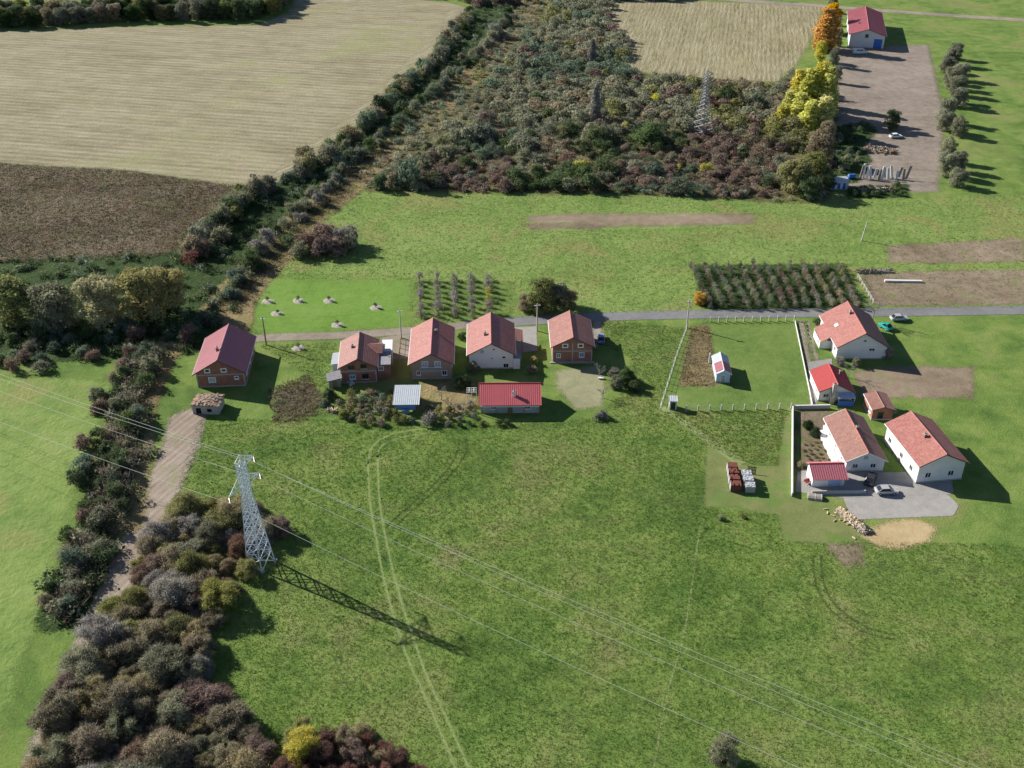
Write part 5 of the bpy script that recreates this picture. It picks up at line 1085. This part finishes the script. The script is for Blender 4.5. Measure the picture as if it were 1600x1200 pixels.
for k, (a, b, za, zb) in enumerate((((416, 539), (627, 528), 7.2, 7.4), ((627, 528), (839, 517), 7.4, 7.0), ((839, 517), (1073, 512), 7.0, 7.3), ((1073, 512), (1650, 470), 7.3, 7.3))):
    A, B = G(*a), G(*b); A.z, B.z = za, zb
    pts = [A.lerp(B, s / 16) - Vector((0, 0, 1.2 * 4 * (s / 16) * (1 - s / 16) * .6)) for s in range(17)]
    MB().tube(pts, .012, 4).build('overhead_cable', 'rubber'); tag(C.objects[-1], ('thin cable from the track end pole to the next pole', 'thin cable over the salmon roof between two poles', 'thin cable between the tall pole and the fenced plot', 'thin cable running right along the road from the fenced plot')[k], 'cable')
# ------------------------------------------------------------------ fences and walls
def fence(label, pts, n, ph, mat, wires=2, pr=.09, rail=None, name='post_fence'):
    A = [G(*p) for p in pts]; t = thing(name, label, 'fence', A[0][:])
    seg = [(b - a).length for a, b in zip(A, A[1:])]; tot = sum(seg)
    def at(s):
        for a, b, L in zip(A, A[1:], seg):
            if s <= L + 1e-6: return a.lerp(b, s / L)
            s -= L
        return A[-1]
    P0 = [at(tot * i / (n - 1)) - A[0] for i in range(n)]
    for p in P0: MB().box(p.x - pr, p.x + pr, p.y - pr, p.y + pr, -.1, ph).build('post', mat, t)
    for k in range(wires):
        z = ph * (.95 - .42 * k); MB().tube([p + Vector((0, pr + .012, z)) for p in P0], .02 if rail is None else rail, 4).build('wire' if rail is None else 'rail', 'galvanised' if rail is None else mat, t)
    return t
fence('white post fence along the road side of the fenced plot', [(1110, 503), (1241, 501)], 11, 1.35, 'pole_concrete', 2, .12)
fence('white post fence at the lower side of the fenced plot', [(1072, 642), (1236, 638)], 10, 1.3, 'pole_concrete', 2, .11)
fence('pale wire fence along the left side of the fenced plot', [(1073, 514), (1058, 555), (1044, 600), (1031, 642)], 14, 1.25, 'pole_concrete', 4, .06)
fence('dark garden fence between the drive and the salmon roofed house', [(627, 530), (624, 560), (622, 590)], 9, 1.4, 'wood', 2, .07, .035)
fence('pale post fence left of the dug garden beyond the road', [(1340, 434), (1364, 474)], 8, 1.1, 'frame_white', 2, .07)
def low_wall(label, pts, h, th, mat, cope=True):
    A = [G(*p) for p in pts]; t = thing('garden_wall', label, 'wall', A[0][:]); mb, cb = MB(), MB()
    for a, b in zip(A, A[1:]):
        u = (b - a).normalized(); v = Vector((-u.y, u.x, 0)); c = (a + b) / 2 - A[0]; L = (b - a).length / 2
        mb.obox(c + Vector((0, 0, h / 2 - .05)), u * L, v * th / 2, (0, 0, h / 2 + .05)); cb.obox(c + Vector((0, 0, h + .053)), u * (L + .03), v * (th / 2 + .03), (0, 0, .05))
    mb.build('wall', mat, t)
    if cope: cb.build('coping', 'wall_white', t)
low_wall('long white wall on the left side of the vegetable garden', [(1238, 640), (1237, 776)], .8, .2, 'wall_white')
low_wall('white wall between the fenced lawn and the driveway', [(1242, 503), (1256, 570), (1269, 634)], .35, .08, 'wall_white')
low_wall('grey wall along the top of the vegetable garden', [(1240, 639), (1296, 638)], .8, .25, 'render_grey')
low_wall('low wall across the yard in front of the small red shed', [(1268, 772), (1352, 771)], .75, .25, 'blue_tarp' if False else 'render_grey', False)
low_wall('white terrace edge beside the long house', [(1287, 668), (1311, 734)], .5, .3, 'wall_white')
low_wall('low ledge beside the dug garden', [(1382, 440), (1440, 441)], .4, .6, 'wall_white')
# ------------------------------------------------------------------ vehicles
def car(name, label, px, py_, rz, L=4.2, W_=1.7, Hh=1.45, paint='car_white', van=False, cat='car'):
    p = G(px, py_); t = thing(name, label, cat, (p.x, p.y, 0), R(rz))
    hw = W_ / 2; zb = .32
    if van: body = [(-L / 2, zb), (L / 2, zb), (L / 2, .95), (L / 2 - .25, 1.1), (L / 2 - .9, 1.15), (L / 2 - 1.5, Hh - .08), (L / 2 - 1.8, Hh), (-L / 2 + .1, Hh), (-L / 2, Hh - .2)]
    else: body = [(-L / 2, zb), (L / 2, zb), (L / 2, .62), (L / 2 - .12, .78), (L / 2 - 1.0, .9), (-L / 2 + .7, .92), (-L / 2 + .05, .86), (-L / 2, .7)]
    mb = MB(); mb.prism(body, (0, -hw, 0), (1, 0, 0), (0, 0, 1), (0, 1, 0), W_); b = mb.build('body', paint, t)
    bv = b.modifiers.new('bevel', 'BEVEL'); bv.width = .08; bv.segments = 2
    gl = MB()
    if van:
        gl.box(-L / 2 + 1.0, L / 2 - 1.9, -hw - .012, hw + .012, Hh - .72, Hh - .22)
        a, c = Vector((L / 2 - .92, 0, 1.2)), Vector((L / 2 - 1.46, 0, Hh - .14)); n = Vector((c.z - a.z, 0, a.x - c.x)).normalized(); gl.obox((a + c) / 2 + n * .015, (c - a) / 2, (0, hw - .12, 0), n * .012)
    else:
        x0, x1, x2, x3 = -L / 2 + .35, -L / 2 + .95, L / 2 - 1.75, L / 2 - 1.05
        cab = MB(); vs = [(x0, -hw + .06, .9), (x3, -hw + .06, .9), (x3, hw - .06, .9), (x0, hw - .06, .9), (x1, -hw + .22, Hh), (x2, -hw + .22, Hh), (x2, hw - .22, Hh), (x1, hw - .22, Hh)]
        cab.add(vs, [(0, 1, 5, 4), (1, 2, 6, 5), (2, 3, 7, 6), (3, 0, 4, 7)]); cab.build('windows', 'glass', t)
        rf = MB(); rf.box(x1 - .02, x2 + .02, -hw + .2, hw - .2, Hh + .002, Hh + .05); r2 = rf.build('roof', paint, t)
        for sx, px_ in ((x0, x1), (x3, x2)):
            for sy in (-1, 1): rfm = MB().tube([(sx, sy * (hw - .06), .9), (px_, sy * (hw - .22), Hh)], .05, 5).build('pillar', paint, t)
        gl = None
    if gl: gl.build('windows', 'glass', t)
    for x in (-L / 2 + .75, L / 2 - .8):
        for sy in (-1, 1):
            y = sy * (hw - .08); wt = MB().tube([(x, y - .1, .31), (x, y + .1, .31)], .31, 14).build('wheel', 'rubber', t)
            MB().tube([(x, y - .112, .31), (x, y + .112, .31)], .17, 10).build('rim', 'car_silver', wt)
    for sy in (-1, 1):
        MB().box(L / 2 - .02, L / 2 + .02, sy * (hw - .35) - .15, sy * (hw - .35) + .15, .62 if not van else .75, .74 if not van else .9).build('headlight', 'frame_white', t)
        MB().box(-L / 2 - .02, -L / 2 + .02, sy * (hw - .3) - .12, sy * (hw - .3) + .12, .66, .8).build('tail_light', 'metal_red', t)
    return t
car('parked_van', 'white van parked in front of the pink roofed warehouse', 1343, 84, 4, 5.8, 2.2, 2.3, 'car_white', True, 'van')
car('parked_car', 'blue car parked right of the brick house at the end of the row', 939, 532, 86, 4.0, 1.65, 1.45, 'car_blue')
car('parked_car', 'dark car parked in the shade in front of the long house', 1360, 752, 60, 4.3, 1.75, 1.45, 'car_dark')
car('parked_car', 'silver car parked beside the concrete pad', 1384, 770, 3, 4.1, 1.7, 1.4, 'car_silver')
car('parked_car', 'white car at the right side of the yard behind the stacked boards', 1399, 215, 10, 4.3, 1.75, 1.45, 'car_white')
car('parked_car', 'grey car at the roadside behind the large white house', 1404, 500, 4, 4.1, 1.7, 1.4, 'car_silver')
t = car('parked_car', 'teal green small car behind the large white house', 1383, 513, 118, 3.4, 1.6, 1.5, 'teal')
# ------------------------------------------------------------------ brick stacks, firewood, clutter
def brick_stack(px, py_, sx, sy, h, label, mats, rz, group=None, ragged=0.0, name='brick_stack', seed=0):
    p = G(px, py_); t = thing(name, label, 'bricks', (p.x, p.y, 0), R(rz), group); r = random.Random(seed); pb_ = MB()
    for x in (-sx / 2 + .05, -.05, sx / 2 - .15): pb_.box(x, x + .1, -sy / 2, sy / 2, 0.0, .1)
    pb_.box(-sx / 2, sx / 2, -sy / 2, sy / 2, .1, .13); pb_.build('pallet', 'wood', t)
    nx, ny, nz = max(2, int(sx / .26)), max(2, int(sy / .4)), max(2, int(h / .25)); bm_ = MB(); g = .012
    for k in range(nz):
        for i in range(nx):
            for j in range(ny):
                if k == nz - 1 and r.random() < ragged: continue
                if 0 < i < nx - 1 and 0 < j < ny - 1 and k < nz - 2: continue
                x, y, z = -sx / 2 + sx * i / nx, -sy / 2 + sy * j / ny, .132 + h * k / nz
                bm_.box(x + g, x + sx / nx - g, y + g, y + sy / ny - g, z + .003, z + h / nz - g)
    o = bm_.build('blocks', mats, t); o['kind'] = 'stuff'
    return t
pos_l = ('red hollow brick stack at the back of the left row on the mown grass', 'red hollow brick stack second from the back of the left row', 'red hollow brick stack second from the front of the left row', 'dark red brick stack at the front of the left row')
for i, (px, py_) in enumerate(((1143.5, 736), (1145, 745), (1146.5, 755), (1148.5, 765))):
    t = brick_stack(px, py_, 1.9, 1.55, 1.45, pos_l[i], 'block_red', -4, None, .22, seed=i)
    MB().box(-1.0, -.955, -.75, .75, .14, 1.5).build('plastic_sheet', 'wrap', t)
    MB().box(.9, 1.15, -.3, .65, .0, .8 + .2 * (i % 2)).build('spilled_blocks', 'block_red', t)
for i, (px, py_, lab) in enumerate(((1165, 748, 'white wrapped block stack at the back of the right row'), (1168, 757, 'white wrapped block stack in the middle of the right row'), (1171, 767, 'white wrapped block stack at the front of the right row'))):
    t = brick_stack(px, py_, 1.75, 1.5, 1.3, lab, 'wrap', -4, None, .05, seed=20 + i)
    wv = MB(); r = random.Random(40 + i); n = 6; vs = [(-.9 + 1.8 * a / n + r.uniform(-.04, .04), -.78 + 1.56 * b / n, 1.47 + r.uniform(0, .14)) for b in range(n + 1) for a in range(n + 1)]
    wv.add(vs, [(b * (n + 1) + a, b * (n + 1) + a + 1, (b + 1) * (n + 1) + a + 1, (b + 1) * (n + 1) + a) for a in range(n) for b in range(n)]); wv.build('wrapping', 'wrap', t)
t = thing('pallet', 'brown wooden pallet leaning behind the wrapped block stacks', 'pallet', (*G(1174, 740)[:2], 0), R(-10))
for i in range(6): MB().obox((-.7 + i * .28, .1, .7), (.09, 0, 0), (0, .35, .65), (0, -.012, .02)).build('slat', 'wood', t)
for z in (.2, .7, 1.2): MB().obox((0, .16 + (z - .7) * .53, z), (.8, 0, 0), (0, .03, .045), (0, -.05, .05)).build('rail', 'wood', t)
def log_pile(label, a, b, wid, h, n, name='firewood_pile', cat='firewood', seed=1, ll=.5, lr=.1, mats=('wood_cut', 'wood_grey')):
    A, B = G(*a), G(*b); t = thing(name, label, cat, ((A + B) / 2)[:]); u = (B - A).normalized(); v = Vector((-u.y, u.x, 0)); L = (B - A).length; r = random.Random(seed); mb = MB()
    for i in range(n):
        s = r.uniform(-.5, .5); q = r.gauss(0, .33); hh = h * max(0, 1 - abs(q) * 1.3) * (1 - abs(s) ** 3 * 4)
        c = u * s * L + v * q * wid + Vector((0, 0, r.uniform(.3, 1) * max(hh, .12) + .06)); dv = Vector((r.gauss(0, 1), r.gauss(0, 1), r.gauss(0, .45))).normalized() * ll * r.uniform(.35, .6); k = r.uniform(.7, 1.3) * lr
        mb.tube([c - dv, c + dv], k, 5, mi=int(r.random() < (.25 + .5 * (s > .28))))
    core = MB(); core.prism([(-wid * .62, 0), (wid * .62, 0), (wid * .3, h * .62), (-wid * .3, h * .62)], -u * L * .44, v, (0, 0, 1), u, L * .88); core.build('pile_core', 'wood_grey', t)
    o = mb.build('logs', list(mats), t); o['kind'] = 'stuff'; return t
log_pile('long heap of pale split firewood beside the concrete pad', (1310, 797), (1356, 834), 1.5, 1.25, 620)
for i, (px, py_) in enumerate(((1290, 796), (1293, 802), (1301, 806), (1304, 814), (1334, 841))):
    p = G(px, py_); a_ = i * 1.3; MB().tube([(p.x - .35 * math.cos(a_), p.y - .35 * math.sin(a_), .1), (p.x + .35 * math.cos(a_), p.y + .35 * math.sin(a_), .12)], .11, 6).build('log', 'wood_cut')
    tag(C.objects[-1], 'single pale log lying on the grass near the firewood heap', 'log', 'loose logs near the firewood heap')
# overturned boat-like trough beside the wall end
p = G(1273, 778); t = thing('grey_trough', 'grey overturned trough at the lower end of the long white wall', 'trough', (p.x, p.y, 0), R(-12))
mb = MB(); pr = [(-.9, 0), (.9, 0), (.75, .45), (.35, .68), (-.35, .68), (-.75, .45)]
mb.prism(pr, (-1.3, 0, 0), (0, 1, 0), (0, 0, 1), (1, 0, 0), 2.6); mb.build('hull', 'wood_grey', t)
for x in (-1.15, 0, 1.1): MB().prism([(q * 1.04, z * 1.05) for q, z in pr], (x, 0, 0), (0, 1, 0), (0, 0, 1), (1, 0, 0), .08).build('rib', 'sheet_grey', t)
p = G(1261, 755); t = thing('red_wheelbarrow', 'small red wheelbarrow left of the red shed', 'wheelbarrow', (p.x, p.y, 0), R(30))
MB().add([(-.45, -.3, .35), (.45, -.3, .35), (.45, .3, .35), (-.45, .3, .35), (-.65, -.42, .75), (.65, -.42, .75), (.65, .42, .75), (-.65, .42, .75)], [(0, 3, 2, 1), (0, 1, 5, 4), (1, 2, 6, 5), (2, 3, 7, 6), (3, 0, 4, 7)]).build('tray', 'metal_red', t)
MB().tube([(.75, -.06, .2), (.75, .06, .2)], .2, 12).build('wheel', 'rubber', t)
for sy in (-.25, .25): MB().tube([(.75, sy * .3, .2), (-1.1, sy * 1.2, .6)], .025, 5).build('handle', 'wood', t)
patch('ditch_ground', GP([(1300, 198), (1355, 190), (1372, 205), (1350, 228), (1362, 250), (1340, 285), (1305, 290)]), 'nettles_shade', 0.032, 1.0, 4)
patch('ditch_ground', GP([(1325, 292), (1420, 288), (1420, 308), (1325, 310)]), 'nettles_shade', 0.034, 1.0, 4)
for x, y in sample(GP([(1328, 296), (1410, 292), (1410, 306), (1330, 308)]), 26, 2.2):
    bush((x, y), low_sh[rng.integers(4)], 'lf_green', rng.uniform(.8, 1.4), 'low dark green shrub along the meadow rim of the wood yard', 'low shrubs along the wood yard', 'shrub', 'rim_shrub')
for x, y in sample(GP([(1302, 200), (1350, 195), (1345, 225), (1335, 270), (1305, 275)]), 22, 3.0):
    k = ('lf_green', 'lf_dusty', 'lf_bluegreen')[rng.integers(3)]; bush((x, y), low_sh[rng.integers(4)], k, rng.uniform(.9, 1.6), f'low {KL[k]} shrub in the shade left of the wood yard', f'low {KL[k]} shrubs left of the wood yard', 'shrub', 'rim_shrub')
# upright boards and logs in the wood yard (top right)
r = random.Random(5)
for i in range(14):
    px = 1343 + i * 5.6 + r.uniform(-1, 1); p = G(px, 278 + r.uniform(-2, 3)); h = r.uniform(2.6, 4.6); a_ = r.uniform(-.12, .28)
    t = thing('leaning_slab', 'pale wooden slab propped upright in the row at the wood yard', 'timber', (p.x, p.y, 0), R(r.uniform(-20, 20)), 'propped slabs at the wood yard')
    mb = MB(); mb.obox((h * .5 * math.sin(a_), .25, h / 2 - .05), (.38, 0, 0), (0, .09, 0), (h / 2 * math.sin(a_), .5, h / 2)); mb.build('slab', 'wall_white' if r.random() < .6 else 'wood_grey', t)
    MB().tube([(.3, .9, 0), (h * .35 * math.sin(a_), .45, h * .7)], .05, 5).build('prop', 'wood', t)
log_pile('dark heap of scrap timber in the shade of the wood yard', (1352, 232), (1396, 240), 3.0, 1.3, 160, 'timber_pile', 'timber', 9, 2.2, .16, ('wood_grey', 'wood'))
log_pile('low heap of grey scrap along the lower rim of the wood yard', (1336, 300), (1398, 297), 1.6, 1.2, 120, 'timber_pile', 'timber', 12, 1.8, .14, ('wood_grey', 'wood'))
log_pile('brushwood heap at the far end of the dug garden', (1338, 426), (1394, 424), 1.6, .9, 150, 'brushwood_pile', 'brushwood', 14, 1.6, .06, ('bark', 'wood_grey'))
log_pile('beige heap of rubble at the left corner of the small brick house', (540, 592), (552, 602), 1.0, .6, 70, 'rubble_heap', 'rubble', 21, .5, .16, ('rubble', 'wall_white'))
log_pile('small heap of boards in the overgrown plot before the small brick house', (512, 640), (526, 644), .8, .5, 40, 'board_pile', 'timber', 23, 1.6, .08, ('wood_grey', 'wood_cut'))
p = G(939, 592); t = thing('white_step', 'small white step at the corner of the pale yard', 'step', (p.x, p.y, 0), R(-4))
MB().box(-.55, .55, -.25, .25, 0, .28).build('base', 'beam_concrete', t); MB().box(-.6, .6, -.3, .3, .283, .36).build('slab', 'wall_white', t)
# white frame by the red outbuilding
p = G(737, 625); t = thing('white_frame_cage', 'white open frame cage at the left end of the red outbuilding', 'frame', (p.x, p.y, 0), R(2))
for x in (-1, 0, 1):
    for y in (0, 1.7): MB().box(x - .05, x + .05, y - .05, y + .05, 0, 1.9).build('post', 'frame_white', t)
for y in (0, .85, 1.7): MB().box(-1.05, 1.05, y - .05, y + .05, 1.903, 1.98).build('rail', 'frame_white', t)
for x in (-.5, .5): MB().box(x - .05, x + .05, .052, 1.648, 1.983, 2.05).build('cross_bar', 'frame_white', t)
# young trees with mulch rings on the bright lawn
sl_pos = ((418, 471, 'leftmost of the back row'), (466, 470, 'second from left in the back row'), (514, 470, 'third from left in the back row'), (587, 481, 'beside the orchard'), (433, 490, 'nearest to the ditch bank'), (527, 508, 'close to the gravel track'), (466, 544, 'below the gravel track near the pole'))
for px, py_, wh in sl_pos:
    p = G(px, py_); t = thing('young_tree', f'young tree in a mulch ring, {wh}', 'young tree', (p.x, p.y, 0), rnd.random() * 6)
    mb = MB(); r = random.Random(int(px)); n = 14; R0 = 1.5
    vs = [(0, 0, .14)] + [(R0 * .55 * math.cos(6.283 * i / n), R0 * .55 * math.sin(6.283 * i / n), .1 + r.uniform(0, .08)) for i in range(n)] + [(R0 * r.uniform(.85, 1.2) * math.cos(6.283 * i / n), R0 * r.uniform(.85, 1.2) * math.sin(6.283 * i / n), .008) for i in range(n)]
    mb.add(vs, [(0, 1 + i, 1 + (i + 1) % n) for i in range(n)] + [(1 + i, 1 + n + i, 1 + n + (i + 1) % n, 1 + (i + 1) % n) for i in range(n)]); mb.build('mulch_ring', 'mulch', t)
    MB().tube([(0, 0, 0), (.03, 0, .6), (0, 0, 1.1)], [.04, .03, .02], 5).build('trunk', 'bark', t)
    c = link(bpy.data.objects.new('crown', low_sh[int(px) % 4]), t); c.location = (0, 0, .35); c.scale = (.5, .5, .6); c.material_slots[0].link = 'OBJECT'; c.material_slots[0].material = M['lf_bluegreen']
# ------------------------------------------------------------------ garden shrubs
for px, py_, me_, k, s, lab in ((978, 596, near_sh[2], 'lf_green', .62, 'dark green bush right of the brick house at the end of the row'), (962, 606, near_sh[3], 'lf_dusty', .5, 'grey bush in front of the dark green one by the brick house'), (958, 588, near_sh[1], 'lf_grey', .42, 'twiggy grey bush at the yard corner of the brick house'), (990, 610, near_sh[4], 'lf_green', .45, 'small dark bush at the right edge of the yard'),
                          (940, 652, near_sh[5], 'lf_grey', .36, 'small grey bush at the lower corner of the pale yard'), (932, 655, low_sh[1], 'lf_dusty', 1.2, 'low dusty shrub beside the small grey bush'),
                          (722, 530, near_sh[0], 'lf_green', .35, 'dark bush between the salmon roofed house and the white house'), (832, 582, near_sh[1], 'lf_khaki', .42, 'tan bush right of the white house'), (834, 568, near_sh[3], 'lf_yellow', .3, 'small yellow bush behind the tan one by the white house'),
                          (724, 606, near_sh[4], 'lf_green', .62, 'dark evergreen bush left of the red outbuilding'), (740, 578, near_sh[2], 'lf_dusty', .4, 'grey green bush at the corner of the white house'),
                          (672, 660, low_sh[0], 'lf_grey', 1.7, 'pale dry shrub beside the blue sheeting shed'), (515, 622, near_sh[2], 'lf_green', .45, 'dark bush in front of the grey roofed shed'), (508, 634, near_sh[5], 'lf_bluegreen', .34, 'small blue green bush at the left end of the kitchen garden'), (538, 652, near_sh[0], 'lf_olive', .42, 'olive bush below the grey roofed shed'),
                          (1337, 572, near_sh[3], 'lf_dusty', .36, 'grey bush between the red cottage and the large white house'), (1312, 570, near_sh[1], 'lf_grey', .4, 'bare grey bush behind the red cottage'), (1384, 558, near_sh[0], 'lf_grey', .6, 'bare grey bush at the right corner of the large white house'),
                          (1262, 668, near_sh[4], 'lf_conifer', .38, 'dark shrub in the upper part of the vegetable garden'), (1274, 680, near_sh[2], 'lf_conifer', .34, 'dark shrub in the middle of the vegetable garden'), (1276, 508, low_sh[2], 'lf_green', 1.0, 'small round bush at the road corner of the large white house'),
                          (1128, 812, low_sh[1], 'lf_dusty', .7, 'low grey shrub below the brick stacks'), (1160, 808, low_sh[0], 'lf_olive', .6, 'small grey shrub at the mown edge below the brick stacks'), (1252, 728, low_sh[0], 'lf_khaki', .9, 'dry shrub beside the long white wall')):
    bush(G(px, py_), me_, k, s, lab)
for x, y in sample(GP([(525, 626), (612, 612), (616, 650), (660, 664), (545, 664)]), 34, 1.5):
    k = ('lf_olive', 'lf_dusty', 'lf_bluegreen', 'lf_khaki')[rng.integers(4)]; bush((x, y), low_sh[rng.integers(4)], k, rng.uniform(.7, 1.15), f'{KL[k]} garden shrub in the overgrown plot before the small brick house', f'{KL[k]} shrubs of the overgrown plot', 'shrub', 'garden_shrub')
for x, y in sample(GP([(660, 640), (740, 632), (745, 660), (800, 664), (700, 668)]), 18, 1.6):
    k = ('lf_olive', 'lf_dusty', 'lf_green', 'lf_grey')[rng.integers(4)]; bush((x, y), low_sh[rng.integers(4)], k, rng.uniform(.6, 1.0), f'{KL[k]} garden shrub between the open shed and the red outbuilding', f'{KL[k]} shrubs before the red outbuilding', 'shrub', 'garden_shrub')
for x, y in sample(GP([(1252, 690), (1292, 690), (1306, 730), (1262, 730)]), 26, 1.1):
    bush((x, y), low_sh[rng.integers(4)], 'lf_olive', rng.uniform(.3, .5), 'yellow green vegetable plant in the walled garden', 'vegetable plants in the walled garden', 'plant', 'garden_plant', zs=.25)
for i, (px, py_, h, lab) in enumerate(((705, 640, 3.6, 'leafless pale fruit tree left of the white frame cage'), (690, 625, 3.2, 'leafless fruit tree behind the pale yard shrubs'), (722, 648, 3.0, 'small leafless fruit tree below the white frame cage'), (936, 590, 3.6, 'leafless pale tree beside the small white step of the yard'), (942, 622, 3.4, 'leafless thin tree casting a long shadow on the rank grass'), (1362, 505, 6.0, 'tall thin bare tree by the road behind the large white house'),
                                       (1325, 590, 3.6, 'bare tree right of the red cottage roof'), (1296, 634, 3.0, 'bare small tree in front of the stone chimney'), (585, 640, 3.2, 'bare fruit tree in the overgrown plot'), (560, 632, 3.2, 'bare fruit tree left in the overgrown plot'), (1392, 655, 3.0, 'bare small tree between the brick hut and the white house'))):
    bare_tree(G(px, py_), h, lab, None, 60 + i)
tufts('fallow_weeds', sample(GP([(418, 610), (480, 585), (505, 620), (490, 655), (425, 660)]), 700), 'grass_dry', .4, .08, 4, 'dry brown weeds in front of the shadow of the maroon roofed house', .25)
tufts('plot_weeds', sample(GP([(1080, 512), (1108, 508), (1112, 540), (1118, 575), (1120, 603), (1062, 603), (1070, 560)]), 1500), 'grass_dry', .2, .07, 4, 'dry weeds on the dug strip inside the fenced plot', .25)
